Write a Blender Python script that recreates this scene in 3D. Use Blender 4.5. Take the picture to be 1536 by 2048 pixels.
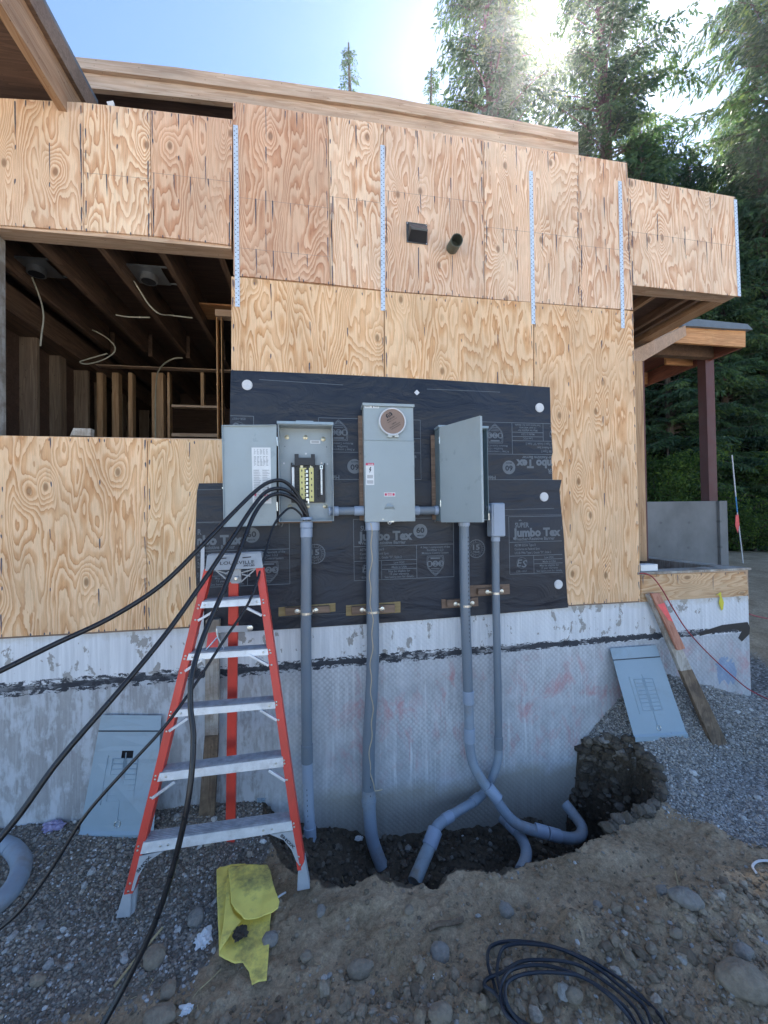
import bpy, bmesh, math, random
import numpy as np
from mathutils import Vector, Matrix, noise as mnoise
random.seed(7); rng=np.random.default_rng(7)
for o in list(bpy.data.objects): bpy.data.objects.remove(o)
SC=bpy.context.scene; COL=SC.collection

# ------------------------------------------------------------------ camera
F=810.0; YAW,PITCH,ROLL=-.166,-.0140,-.0165
def _R():
    cy,sy=math.cos(YAW),math.sin(YAW);cp,sp=math.cos(PITCH),math.sin(PITCH);cr,sr=math.cos(ROLL),math.sin(ROLL)
    Ry=np.array([[cy,0,sy],[0,1,0],[-sy,0,cy]]);Rx=np.array([[1,0,0],[0,cp,-sp],[0,sp,cp]]);Rz=np.array([[cr,-sr,0],[sr,cr,0],[0,0,1]])
    return Rz@Rx@Ry
MM=_R()
def ray(px,py):
    r=MM.T@np.array([(px-768)/F,(py-1024)/F,1.]); return np.array([r[0],r[2],-r[1]])
CAM=np.array([0.,-2.9504,2.02])
# survey of the site from the photograph: P = point on the vertical plane Y=y, G = point at height z
def P(px,py,y=0.):
    r=ray(px,py); return Vector(CAM+(y-CAM[1])/r[1]*r)
def G(px,py,z=0.):
    r=ray(px,py); return Vector(CAM+(z-CAM[2])/r[2]*r)
cam=bpy.data.cameras.new('camera'); camo=bpy.data.objects.new('camera',cam); COL.objects.link(camo)
cam.sensor_fit='HORIZONTAL'; cam.sensor_width=36; cam.lens=F/1536*36; cam.clip_start=.05; cam.clip_end=900
r_=np.array([MM[0,0],MM[0,2],-MM[0,1]]); d_=np.array([MM[1,0],MM[1,2],-MM[1,1]]); f_=np.array([MM[2,0],MM[2,2],-MM[2,1]])
rot=Matrix(((r_[0],-d_[0],-f_[0]),(r_[1],-d_[1],-f_[1]),(r_[2],-d_[2],-f_[2])))
camo.matrix_world=Matrix.Translation(Vector(CAM))@rot.to_4x4()
SC.camera=camo
SC.render.resolution_x=768; SC.render.resolution_y=1024

# ------------------------------------------------------------------ sky and sun
SUN_EL=math.radians(47.4); SUN_AZ=math.radians(34.9)      # from +Y towards +X
world=bpy.data.worlds.new('World'); SC.world=world; world.use_nodes=True
nt=world.node_tree; nt.nodes.clear()
wo=nt.nodes.new('ShaderNodeOutputWorld'); bg=nt.nodes.new('ShaderNodeBackground'); sk=nt.nodes.new('ShaderNodeTexSky')
sk.sky_type='NISHITA'; sk.sun_disc=False; sk.sun_elevation=SUN_EL; sk.sun_rotation=SUN_AZ
sk.air_density=0.8; sk.dust_density=0.08; sk.ozone_density=3.0; sk.altitude=0
bg.inputs[1].default_value=0.095
nt.links.new(sk.outputs[0],bg.inputs[0]); nt.links.new(bg.outputs[0],wo.inputs[0])
sl=bpy.data.lights.new('sun','SUN'); sl.energy=5.0; sl.angle=math.radians(.5); sl.color=(1,.95,.87)
so=bpy.data.objects.new('sun',sl); COL.objects.link(so)
sd=Vector((math.sin(SUN_AZ)*math.cos(SUN_EL),math.cos(SUN_AZ)*math.cos(SUN_EL),math.sin(SUN_EL)))
so.rotation_euler=sd.to_track_quat('Z','Y').to_euler(); so.location=sd*60
SC.view_settings.view_transform='Standard'; SC.view_settings.look='None'; SC.view_settings.gamma=1
SC.view_settings.exposure=1.95
SC.cycles.max_bounces=8; SC.cycles.transparent_max_bounces=12

# ------------------------------------------------------------------ helpers
BASE={}
def tag(o,label=None,cat=None,group=None,kind=None):
    if label: o['label']=label
    if cat: o['category']=cat
    if group: o['group']=group
    if kind: o['kind']=kind
    return o
def thing(name,label,cat,loc,group=None,kind=None):
    o=bpy.data.objects.new(name,None); COL.objects.link(o); o.location=loc; o.empty_display_size=.1
    BASE[o.name]=Vector(loc); return tag(o,label,cat,group,kind)
class MB:
    def __init__(s): s.v=[]; s.f=[]; s.m=[]; s.sm=[]
    def add(s,vs,fs,mi=0,smooth=False):
        b=len(s.v); s.v+= [Vector(v) for v in vs]
        for f in fs: s.f.append([b+i for i in f]); s.m.append(mi); s.sm.append(smooth)
        return s
    def box(s,x0,x1,y0,y1,z0,z1,mi=0):
        return s.hexa([(x0,y0,z0),(x1,y0,z0),(x1,y1,z0),(x0,y1,z0)],[(x0,y0,z1),(x1,y0,z1),(x1,y1,z1),(x0,y1,z1)],mi)
    def hexa(s,b,t,mi=0):
        return s.add(list(b)+list(t),[(3,2,1,0),(4,5,6,7),(0,1,5,4),(1,2,6,5),(2,3,7,6),(3,0,4,7)],mi)
    def slab(s,q,d,mi=0):
        """polygon q (list of points) extruded by vector d"""
        q=[Vector(p) for p in q]; d=Vector(d); n=len(q)
        return s.add(q+[p+d for p in q],[tuple(range(n))[::-1],tuple(range(n,2*n))]+[(i,(i+1)%n,n+(i+1)%n,n+i) for i in range(n)],mi)
    def bar(s,a,b,w,h,up=(0,0,1),mi=0):
        """rectangular bar from a to b, w across (side), h along up"""
        a=Vector(a);b=Vector(b);d=(b-a).normalized();u=Vector(up);sd_=d.cross(u).normalized();u=sd_.cross(d).normalized()
        o=[sd_*w/2*i+u*h/2*j for i,j in((-1,-1),(1,-1),(1,1),(-1,1))]
        return s.hexa([a+k for k in o],[b+k for k in o],mi)
    def tube(s,pts,r,n=12,mi=0,cap=True,smooth=True):
        pts=[Vector(p) for p in pts]; N=len(pts)
        rs=r if hasattr(r,'__len__') else [r]*N
        t0=(pts[1]-pts[0]).normalized(); ref=Vector((0,0,1)) if abs(t0.z)<.9 else Vector((1,0,0))
        u=t0.cross(ref).normalized(); vs=[]
        for i,p in enumerate(pts):
            t=(pts[min(i+1,N-1)]-pts[max(i-1,0)]).normalized()
            u=(u-t*u.dot(t)).normalized(); w=t.cross(u)
            for k in range(n):
                a=2*math.pi*k/n; vs.append(p+(u*math.cos(a)+w*math.sin(a))*rs[i])
        fs=[(i*n+k,i*n+(k+1)%n,(i+1)*n+(k+1)%n,(i+1)*n+k) for i in range(N-1) for k in range(n)]
        s.add(vs,fs,mi,smooth)
        if cap: s.add([vs[k] for k in range(n)],[tuple(range(n))[::-1]],mi); s.add([vs[(N-1)*n+k] for k in range(n)],[tuple(range(n))],mi)
        return s
    def disc(s,c,r,h,axis=(0,-1,0),n=24,mi=0,r2=None):
        c=Vector(c);a=Vector(axis).normalized()
        return s.tube([c,c+a*h],[r,r if r2 is None else r2],n,mi)
    def lathe(s,c,axis,prof,n=24,mi=0,smooth=True):
        c=Vector(c);a=Vector(axis).normalized()
        return s.tube([c+a*(h+1e-5*i) for i,(r,h) in enumerate(prof)],[r for r,h in prof],n,mi,True,smooth)
    def mesh(s,me,fn,mi=0):
        return s.add([fn(v.co) for v in me.vertices],[tuple(p.vertices) for p in me.polygons],mi)
    def build(s,name,mats,parent=None,bevel=0,label=None,cat=None,group=None,kind=None,loc=None,clean=False):
        mats=mats if isinstance(mats,(list,tuple)) else [mats]
        if parent is not None: base=BASE[parent.name]
        else: base=Vector(loc) if loc is not None else Vector((sum(v.x for v in s.v)/len(s.v),sum(v.y for v in s.v)/len(s.v),min(v.z for v in s.v)))
        me=bpy.data.meshes.new(name); me.from_pydata([tuple(v-base) for v in s.v],[],s.f)
        for m in mats: me.materials.append(m)
        me.polygons.foreach_set('material_index',s.m); me.polygons.foreach_set('use_smooth',s.sm)
        bm=bmesh.new(); bm.from_mesh(me)
        if clean: bmesh.ops.remove_doubles(bm,verts=bm.verts,dist=1e-5)
        bmesh.ops.recalc_face_normals(bm,faces=bm.faces); bm.to_mesh(me); bm.free()
        me.update()
        if any(s.sm): me.set_sharp_from_angle(angle=.6)
        o=bpy.data.objects.new(name,me); COL.objects.link(o); BASE[o.name]=base
        if parent is not None: o.parent=parent
        else: o.location=base
        if bevel:
            md=o.modifiers.new('bevel','BEVEL'); md.width=bevel; md.segments=2; md.limit_method='ANGLE'; md.angle_limit=.7; md.harden_normals=False
        return tag(o,label,cat,group,kind)
def spline(pts,n=8):
    pts=[Vector(p) for p in pts]; out=[]
    for i in range(len(pts)-1):
        p0=pts[max(i-1,0)];p1=pts[i];p2=pts[i+1];p3=pts[min(i+2,len(pts)-1)]
        for k in range(n):
            t=k/n; out.append(.5*((2*p1)+(p2-p0)*t+(2*p0-5*p1+4*p2-p3)*t*t+(-p0+3*p1-3*p2+p3)*t**3))
    out.append(pts[-1]); return out
def pp(*a): return [P(*q) for q in a]
_tc={}
def text_mesh(body,size=1.,bold=0.,align='LEFT',shear=0.,space=1.):
    k=(body,bold,align,shear,space)
    if k not in _tc:
        c=bpy.data.curves.new('t','FONT'); c.body=body; c.size=1; c.offset=bold; c.align_x=align; c.shear=shear; c.space_character=space; c.resolution_u=2
        c.space_line=1.0
        o=bpy.data.objects.new('t',c); _tc[k]=bpy.data.meshes.new_from_object(o); bpy.data.objects.remove(o)
    return _tc[k]

# ------------------------------------------------------------------ materials
def newmat(name):
    m=bpy.data.materials.new(name); m.use_nodes=True; t=m.node_tree; b=t.nodes['Principled BSDF']; return m,t,b
class NB:
    def __init__(s,t): s.t=t
    def n(s,typ,**k):
        x=s.t.nodes.new('ShaderNode'+typ)
        for a,v in k.items():
            if a in x.inputs: s.put(x.inputs[a],v)
            else: setattr(x,a,v)
        return x
    def put(s,i,v):
        if hasattr(v,'is_output') : s.t.links.new(v,i)
        else: i.default_value=v
    def m(s,op,a,b=0.,c=0.,clamp=False):
        x=s.t.nodes.new('ShaderNodeMath'); x.operation=op; x.use_clamp=clamp
        for i,v in enumerate((a,b,c)): s.put(x.inputs[i],v)
        return x.outputs[0]
    def obj(s): return s.n('TexCoord').outputs['Object']
    def map(s,v,sc=(1,1,1),loc=(0,0,0)):
        x=s.n('Mapping'); s.t.links.new(v,x.inputs[0]); x.inputs['Scale'].default_value=sc; x.inputs['Location'].default_value=loc; return x.outputs[0]
    def xz(s,v,a,b):
        q=s.n('SeparateXYZ'); s.t.links.new(v,q.inputs[0]); c=s.n('CombineXYZ'); s.t.links.new(s.m('MULTIPLY',q.outputs[0],a),c.inputs[0]); s.t.links.new(s.m('MULTIPLY',q.outputs[2],b),c.inputs[1]); return c.outputs[0]
    def noise(s,v,scale,detail=3,rough=.5,dist=0.):
        x=s.n('TexNoise'); s.t.links.new(v,x.inputs['Vector']); x.inputs['Scale'].default_value=scale; x.inputs['Detail'].default_value=detail
        x.inputs['Roughness'].default_value=rough; x.inputs['Distortion'].default_value=dist; return x.outputs[0]
    def ramp(s,f,stops,interp='LINEAR'):
        x=s.n('ValToRGB'); x.color_ramp.interpolation=interp; s.t.links.new(f,x.inputs[0]); e=x.color_ramp.elements
        while len(e)<len(stops): e.new(.5)
        for i,(p,c) in enumerate(stops): e[i].position=p; e[i].color=(c,c,c,1) if not hasattr(c,'__len__') else (*c,1)
        return x.outputs[0]
    def mix(s,f,a,b,blend='MIX'):
        x=s.n('Mix',data_type='RGBA'); x.blend_type=blend; s.put(x.inputs[0],f)
        s.put(x.inputs[6],a if hasattr(a,'is_output') else (*a,1)); s.put(x.inputs[7],b if hasattr(b,'is_output') else (*b,1)); return x.outputs[2]
    def bump(s,h,str_=.3,dist=.01,nrm=None):
        x=s.n('Bump'); s.t.links.new(h,x.inputs['Height']); x.inputs['Strength'].default_value=str_; x.inputs['Distance'].default_value=dist
        if nrm is not None: s.t.links.new(nrm,x.inputs['Normal'])
        return x.outputs[0]
def simple(name,col,rough=.6,metal=0.,var=.15,vscale=12.,bump=0.,bscale=60.,spec=.5,dirt=None,dirtamt=.5,stretch=(1,1,1)):
    m,t,b=newmat(name); N=NB(t); c=N.obj()
    c2=N.map(c,stretch)
    nz=N.noise(c2,vscale,5,.6)
    f=N.ramp(nz,[(.3,1-var),(.7,1+var)])
    base=N.mix(1.,tuple(col),f,'MULTIPLY')
    if dirt is not None:
        dm=N.ramp(N.noise(c2,vscale*.6,6,.7),[(.5,0.),(.68,dirtamt)]); base=N.mix(dm,base,tuple(dirt))
    t.links.new(base,b.inputs['Base Color'])
    b.inputs['Metallic'].default_value=metal; b.inputs['Specular IOR Level'].default_value=spec
    rr=N.ramp(N.noise(c,vscale*2,3),[(.3,max(rough-.08,.05)),(.7,min(rough+.08,1))]); t.links.new(rr,b.inputs['Roughness'])
    if bump: t.links.new(N.bump(N.noise(c2,bscale,4,.6),bump,.01),b.inputs['Normal'])
    return m
def plywood(name,pale,dark,line,washed=0.,vert=True,contrast=1.):
    m,t,b=newmat(name); N=NB(t)
    at=N.n('Attribute',attribute_name='off').outputs['Vector']; tint=N.n('Attribute',attribute_name='tint').outputs['Fac']
    x=N.n('VectorMath',operation='ADD'); t.links.new(N.obj(),x.inputs[0]); t.links.new(at,x.inputs[1]); p=x.outputs[0]
    if not vert: p=N.map(N.n('VectorRotate',rotation_type='Y_AXIS',Vector=p,Angle=math.pi/2).outputs[0],(1,1,1))
    fld=N.noise(N.map(p,(3.3,1,.60)),1.,1.8,.45,.5)
    fld2=N.noise(N.map(p,(9.,1,1.9)),1.,2.,.5,.3)
    vo=N.n('TexVoronoi',feature='F1',voronoi_dimensions='2D'); t.links.new(N.xz(p,3.1,1.7),vo.inputs['Vector']); vo.inputs['Scale'].default_value=1.; vo.inputs['Randomness'].default_value=1.
    kd=vo.outputs['Distance']
    kn=N.m('POWER',2.718,N.m('MULTIPLY',N.m('MULTIPLY',kd,kd),-26.))
    keep=N.ramp(vo.outputs['Color'],[(.30,0.),(.42,1.)])
    kn=N.m('MULTIPLY',kn,keep)
    fq=N.n('Attribute',attribute_name='fq').outputs['Fac']; val=N.m('ADD',N.m('MULTIPLY',N.m('MULTIPLY',fld,27.),fq),N.m('MULTIPLY',fld2,5.5)); val=N.m('ADD',val,N.m('MULTIPLY',kn,4.5))
    wig=N.noise(N.map(p,(30,1,7)),1.,3,.6); val=N.m('ADD',val,N.m('MULTIPLY',wig,.95))
    fr=N.m('FRACT',val)
    ring=N.ramp(fr,[(0.,.05),(.12,0.),(.36,.12),(.50,.62),(.62,.85),(.88,1.),(.95,.9),(1.,.05)])
    # width variety: some rings fade
    am=N.ramp(N.noise(N.map(p,(5,1,2.2)),1.,2),[(.3,.35),(.62,1.)])
    ring=N.m('MULTIPLY',ring,am); ring=N.m('MULTIPLY',ring,contrast)
    col=N.mix(ring,pale,dark)
    edge=N.ramp(fr,[(.8,0.),(.9,1.),(.95,1.),(1.,0.)]); col=N.mix(N.m('MULTIPLY',N.m('MULTIPLY',edge,am),.55),col,line)
    gr=N.ramp(N.noise(N.map(p,(260,1,9)),1.,3,.7),[(.3,.84),(.7,1.1)]); col=N.mix(1.,col,gr,'MULTIPLY')
    bl=N.ramp(N.noise(N.map(p,(3.3,1,1.7)),1.,4,.6),[(.3,.84),(.7,1.12)]); col=N.mix(1.,col,bl,'MULTIPLY')
    col=N.mix(1.,col,N.ramp(tint,[(.2,(.84,.70,.60)),(.5,(1.,.98,.95)),(.8,(1.12,1.16,1.12))]),'MULTIPLY')
    core=N.ramp(kd,[(.03,1.),(.045,.6),(.06,0.)]); core=N.m('MULTIPLY',core,keep); col=N.mix(N.m('MULTIPLY',core,.8),col,tuple(c*.42 for c in dark))
    if washed:
        gw=N.ramp(N.noise(N.map(p,(6,1,1.2)),1.,4,.6),[(.35,washed*.5),(.7,washed)]); col=N.mix(gw,col,(.56,.51,.48))
    t.links.new(col,b.inputs['Base Color']); b.inputs['Roughness'].default_value=.62; b.inputs['Specular IOR Level'].default_value=.4
    t.links.new(N.bump(N.noise(N.map(p,(120,1,10)),1.,3,.7),.12,.004),b.inputs['Normal'])
    return m
def lumber(name,a,b_,rough=.7,scale=1.,axis=2,dirt=None):
    m,t,b=newmat(name); N=NB(t); p=N.obj()
    s=[22.,22.,22.]; s[axis]=1.3; q=N.map(p,tuple(k*scale for k in s))
    w=N.m('FRACT',N.m('MULTIPLY',N.noise(q,1.,2,.45,.4),5.)); r=N.ramp(w,[(0,0.),(.75,.8),(.92,1.),(1.,0.)])
    col=N.mix(r,a,b_); s2=[8.,8.,8.]; s2[axis]=2.
    col=N.mix(1.,col,N.ramp(N.noise(N.map(p,tuple(s2)),1.,5,.65),[(.3,.75),(.7,1.15)]),'MULTIPLY')
    kn=N.n('TexVoronoi'); t.links.new(N.map(p,(5,5,3)),kn.inputs['Vector']); col=N.mix(N.ramp(kn.outputs['Distance'],[(.05,.8),(.12,0.)]),col,tuple(c*.35 for c in b_))
    if dirt: col=N.mix(N.ramp(N.noise(p,7.,5,.7),[(.42,0.),(.6,.8)]),col,dirt)
    t.links.new(col,b.inputs['Base Color']); b.inputs['Roughness'].default_value=rough
    t.links.new(N.bump(N.noise(q,3.,3),.2,.005),b.inputs['Normal']); return m


M={}
M['ply_up']=plywood('plywood_weathered',(.78,.57,.40),(.56,.28,.14),(.38,.165,.08),washed=.08,contrast=.95)
M['ply_lo']=plywood('plywood_golden',(.80,.56,.345),(.60,.305,.125),(.43,.19,.07),contrast=.9)
M['ply_h']=plywood('plywood_strip',(.66,.47,.29),(.50,.28,.13),(.36,.17,.07),vert=False)
M['stain']=simple('nail_stain',(.085,.085,.11),.8,var=.5,vscale=60)
M['fir_x']=lumber('fir_beam_x',(.62,.46,.33),(.49,.32,.21),axis=0)
M['fir_y']=lumber('fir_beam_y',(.46,.30,.18),(.33,.18,.09),axis=1)
M['fir_z']=lumber('fir_stud_z',(.52,.34,.19),(.38,.21,.10),axis=2)
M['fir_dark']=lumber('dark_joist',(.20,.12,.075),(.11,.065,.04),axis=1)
M['red_fir']=lumber('reddish_fir',(.28,.10,.055),(.18,.06,.035),axis=1)
M['orange_fir']=lumber('orange_fir',(.62,.33,.14),(.46,.20,.075),axis=0)
M['grey_wood']=lumber('grey_weathered_wood',(.50,.47,.42),(.36,.33,.28),axis=2,dirt=(.20,.16,.12))
M['dirty_wood']=lumber('muddy_wood',(.25,.18,.12),(.15,.10,.06),axis=2,dirt=(.07,.05,.035))
M['pine_pt']=lumber('treated_board',(.36,.27,.13),(.25,.18,.07),axis=0)
M['brown_block']=lumber('brown_block',(.25,.17,.12),(.17,.11,.075),axis=0)
M['strap']=simple('galvanised_strap',(.60,.68,.76),.4,metal=.25,var=.1,vscale=30)
M['hole']=simple('dark_hole',(.015,.015,.018),.9)
M['box']=simple('grey_enamel',(.33,.385,.40),.34,var=.04,vscale=5,bump=.03,bscale=140,dirt=(.26,.26,.23),dirtamt=.25)
M['box_in']=simple('grey_enamel_inside',(.33,.38,.40),.42,var=.05,vscale=6,dirt=(.22,.22,.2),dirtamt=.25)
M['cover']=simple('blue_grey_enamel',(.29,.38,.44),.42,var=.05,vscale=5,dirt=(.2,.19,.17),dirtamt=.35)
M['steel']=simple('zinc_steel',(.62,.62,.58),.3,metal=.9,var=.1)
M['brass']=simple('yellow_zinc',(.55,.50,.36),.35,metal=.8,var=.15)
M['blackplas']=simple('black_plastic',(.018,.02,.024),.45,var=.2)
M['yellowbus']=simple('yellow_busbar_plastic',(.66,.60,.24),.5,var=.06)
M['white']=simple('white_paper_label',(.72,.74,.74),.55,var=.05)
M['ink']=simple('grey_ink',(.16,.17,.19),.7)
M['inkdk']=simple('black_ink',(.03,.03,.035),.7)
M['redink']=simple('red_ink',(.62,.05,.12),.6)
M['tan']=simple('brown_card',(.27,.19,.15),.75,var=.06)
M['pvc']=simple('grey_pvc',(.165,.205,.25),.42,var=.07,vscale=6,dirt=(.24,.23,.21),dirtamt=.3,stretch=(1,1,.35))
M['pvc_lt']=simple('grey_pvc_fitting',(.31,.375,.47),.38,var=.05,vscale=9)
M['pvc_low']=simple('dusty_pvc',(.255,.31,.375),.5,var=.1,vscale=9,dirt=(.22,.19,.15),dirtamt=.6)
M['cable']=simple('black_cable',(.012,.013,.016),.33,var=.2,bump=.05,bscale=200)
M['coil']=simple('navy_cable',(.012,.018,.030),.45,var=.2,dirt=(.08,.07,.06),dirtamt=.25)
M['orange']=simple('orange_fibreglass',(.68,.065,.045),.42,var=.1,vscale=9,dirt=(.30,.07,.045),dirtamt=.4,stretch=(1,1,.3),bump=.05)
M['alu']=simple('aluminium',(.70,.73,.76),.42,metal=.35,var=.12,vscale=16,dirt=(.30,.30,.30),dirtamt=.45,bump=.1,bscale=90)
M['capgrey']=simple('grey_ladder_plastic',(.38,.40,.42),.6,var=.12,vscale=14,dirt=(.42,.42,.42),dirtamt=.4)
M['steelcol']=simple('red_oxide_primer',(.10,.035,.032),.6,var=.12,vscale=6)
M['conc']=None
M['yellow']=simple('yellow_vinyl',(.92,.76,.17),.55,var=.1,vscale=8,dirt=(.13,.11,.07),dirtamt=.8,bump=.25,bscale=18)
M['pinkpaint']=simple('fluorescent_pink_paint',(.85,.13,.12),.7,var=.12,vscale=30)
M['salmon']=lumber('salmon_stake',(.55,.26,.17),(.45,.18,.11),axis=2)
M['redcord']=simple('red_cord',(.32,.03,.04),.5)
M['tape']=simple('yellow_tape',(.62,.56,.05),.5)
M['twine']=simple('jute_twine',(.50,.42,.30),.9)
M['rock']=simple('grey_rock',(.25,.23,.20),.9,var=.3,vscale=26,bump=.8,bscale=70,dirt=(.16,.12,.08),dirtamt=.5)
M['rock2']=simple('tan_rock',(.27,.22,.16),.9,var=.3,vscale=26,bump=.8,bscale=70,dirt=(.16,.12,.08),dirtamt=.5)
M['vent']=simple('dark_plastic_hood',(.055,.06,.062),.45,var=.1)
M['green_pipe']=simple('green_abs_pipe',(.065,.085,.065),.5,var=.1)
M['membrane']=simple('grey_roof_membrane',(.11,.14,.17),.6,var=.15,vscale=9)
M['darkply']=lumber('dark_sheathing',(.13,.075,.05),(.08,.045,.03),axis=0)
M['purple']=simple('purple_plastic_scrap',(.30,.27,.42),.4,var=.4,vscale=30)
M['metalgal']=simple('galvanised_housing',(.30,.31,.31),.45,metal=.5)
M['romex']=simple('white_nm_cable',(.36,.34,.26),.6)
M['straw']=simple('dry_straw',(.42,.33,.18),.9,var=.3)
M['fir_z2']=lumber('dusty_stud_z',(.34,.25,.17),(.22,.15,.10),axis=2)
M['orange_fir_z']=lumber('orange_post_z',(.60,.36,.17),(.45,.24,.10),axis=2)
M['pvc_old']=simple('weathered_pvc',(.27,.33,.37),.5,var=.12,vscale=14,dirt=(.24,.21,.16),dirtamt=.8)
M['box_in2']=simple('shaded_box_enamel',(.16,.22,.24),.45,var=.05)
# foundation paint: white coat above, black mastic band, patchy coat / dimpled sheet below, real stains
def foundation_mat():
    m,t,b=newmat('foundation_concrete'); N=NB(t); p=N.obj()
    sp=N.n('SeparateXYZ'); t.links.new(p,sp.inputs[0]); X,Z=sp.outputs[0],sp.outputs[2]
    # object origin is (0,0,0)
    big=N.noise(N.map(p,(1.6,1,1.2)),1.,6,.62); fine=N.noise(N.map(p,(9,1,6)),1.,7,.65,.3); pt=N.noise(N.map(p,(14,1,14)),1.,4,.7)
    streak=N.noise(N.map(p,(34,1,1.6)),1.,5,.7,.2)
    conc=N.mix(N.ramp(fine,[(.35,0.),(.65,1.)]),(.27,.27,.27),(.36,.365,.37))
    white=N.mix(N.ramp(streak,[(.35,0.),(.65,1.)]),(.58,.60,.62),(.74,.76,.78))
    # upper zone: mostly white with peeled patches
    pe=N.m('ADD',N.m('MULTIPLY',fine,.72),N.m('MULTIPLY',big,.32)); peel=N.ramp(pe,[(.575,0.),(.582,1.)])
    upper=N.mix(peel,white,N.mix(.35,conc,(.33,.30,.25)))
    upper=N.mix(N.ramp(N.m('ADD',N.m('MULTIPLY',Z,.5),N.m('MULTIPLY',N.m('SUBTRACT',pt,.5),.07)),[(.622,0.),(.655,.6)]),upper,(.42,.37,.28))
    # lower left: peeling white coat on grey
    drip=N.noise(N.map(p,(17,1,3.6)),1.,7,.7,.25); lowl=N.mix(N.ramp(N.m('ADD',N.m('MULTIPLY',N.m('ADD',fine,drip),.42),N.m('MULTIPLY',big,.22)),[(.485,1.),(.515,.75),(.56,0.)]),conc,(.50,.53,.56)); lowl=N.mix(N.m('MULTIPLY',N.ramp(streak,[(.5,0.),(.7,.5)]),1.),lowl,(.55,.57,.60))
    # lower right: dimpled sheet, white run marks
    cell=N.n('VectorRotate',rotation_type='Y_AXIS',Vector=p,Angle=.78)
    dm=N.n('TexVoronoi',voronoi_dimensions='2D'); dm.inputs['Scale'].default_value=1.; t.links.new(N.xz(cell.outputs[0],36,36),dm.inputs['Vector']); dm.inputs['Randomness'].default_value=.15
    dimp=N.ramp(dm.outputs['Distance'],[(.22,1.),(.5,0.)])
    sheet=N.mix(N.ramp(fine,[(.35,0.),(.7,1.)]),(.36,.375,.395),(.50,.52,.55))
    sheet=N.mix(N.m('MULTIPLY',dimp,N.ramp(N.noise(N.map(p,(1.3,1,1.6),(2,0,1)),1.,4,.6),[(.35,.04),(.62,.36)])),sheet,(.74,.77,.79))
    run=N.m('MULTIPLY',N.ramp(streak,[(.5,0.),(.66,.75)]),N.ramp(N.noise(N.map(p,(2.2,1,1.4)),1.,3),[(.38,.15),(.6,1.)]))
    sheet=N.mix(run,sheet,(.68,.71,.73))
    lr=N.ramp(N.m('ADD',N.m('MULTIPLY',X,.1),N.m('MULTIPLY',big,.08)),[(.0,0.),(.05,1.)])
    # left/right blend
    low=N.mix(N.ramp(N.m('ADD',N.m('MULTIPLY_ADD',X,.2,.5),N.m('MULTIPLY',N.m('SUBTRACT',fine,.5),.12)),[(.42,0.),(.46,1.)]),lowl,sheet)
    # faded red marking paint
    rd=N.noise(N.map(p,(5.5,1,3.2),(3.1,0,1.7)),1.,6,.7,.6); rz=N.m('MULTIPLY',N.ramp(N.m('MULTIPLY',Z,.5),[(.02,0.),(.12,1.),(.42,1.),(.48,0.)]),N.ramp(N.m('MULTIPLY',X,.2),[(.0,0.),(.05,1.)]))
    low=N.mix(N.m('MULTIPLY',N.ramp(rd,[(.51,0.),(.66,.55)]),rz),low,(.50,.17,.17))
    # dusty soil-stained foot
    dz=N.m('ADD',Z,N.m('MULTIPLY',N.m('SUBTRACT',big,.5),.5)); foot=N.m('MULTIPLY',N.ramp(N.m('ADD',dz,.5),[(.50,1.),(.60,0.)]),N.ramp(N.m('MULTIPLY_ADD',X,.2,.5),[(.45,0.),(.52,1.)]))
    low=N.mix(N.m('MULTIPLY',foot,.75),low,(.33,.30,.24))
    edge=N.m('MULTIPLY',N.m('SUBTRACT',fine,.5),.02)
    isup=N.ramp(N.m('ADD',N.m('ADD',Z,edge),-.5),[(.478,0.),(.482,1.)])
    col=N.mix(isup,low,upper)
    # black mastic line with gaps and bare spots
    zz=N.m('ADD',Z,N.m('MULTIPLY',N.m('SUBTRACT',pt,.5),.05)); c0=N.m('ABSOLUTE',N.m('SUBTRACT',zz,N.m('MULTIPLY_ADD',X,.008,.985)))
    wid=N.ramp(N.m('MULTIPLY_ADD',X,.12,.4),[(.2,.046),(.5,.036),(.62,.027)])
    band=N.m('LESS_THAN',c0,wid)
    spot=N.ramp(N.noise(N.map(p,(15,1,30)),1.,6,.78,.6),[(.49,1.),(.53,0.)])
    cov=N.ramp(N.noise(N.map(p,(1.6,1,2),(.4,0,0)),1.,2),[(.36,0.),(.5,1.)])
    bmask=N.m('MULTIPLY',band,N.m('MAXIMUM',spot,N.m('MULTIPLY',cov,N.m('LESS_THAN',c0,.017))))
    col=N.mix(N.m('MULTIPLY',bmask,.95),col,(.02,.024,.034))
    # blue marking on the right
    bx=N.m('SUBTRACT',X,3.42); bz=N.m('SUBTRACT',Z,.66); rr=N.m('ADD',N.m('MULTIPLY',bx,bx),N.m('MULTIPLY',N.m('MULTIPLY',bz,bz),.6))
    bl=N.m('LESS_THAN',N.m('ADD',rr,N.m('MULTIPLY',N.m('SUBTRACT',fine,.5),.05)),.008); col=N.mix(N.m('MULTIPLY',bl,.4),col,(.05,.22,.5))
    t.links.new(col,b.inputs['Base Color']); b.inputs['Roughness'].default_value=.82; b.inputs['Specular IOR Level'].default_value=.3
    h=N.m('ADD',N.m('MULTIPLY',dimp,N.m('MULTIPLY',N.ramp(X,[(.0,0.),(.3,1.)]),.35)),fine)
    t.links.new(N.bump(h,.5,.008),b.inputs['Normal']); return m
M['found']=foundation_mat()
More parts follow.
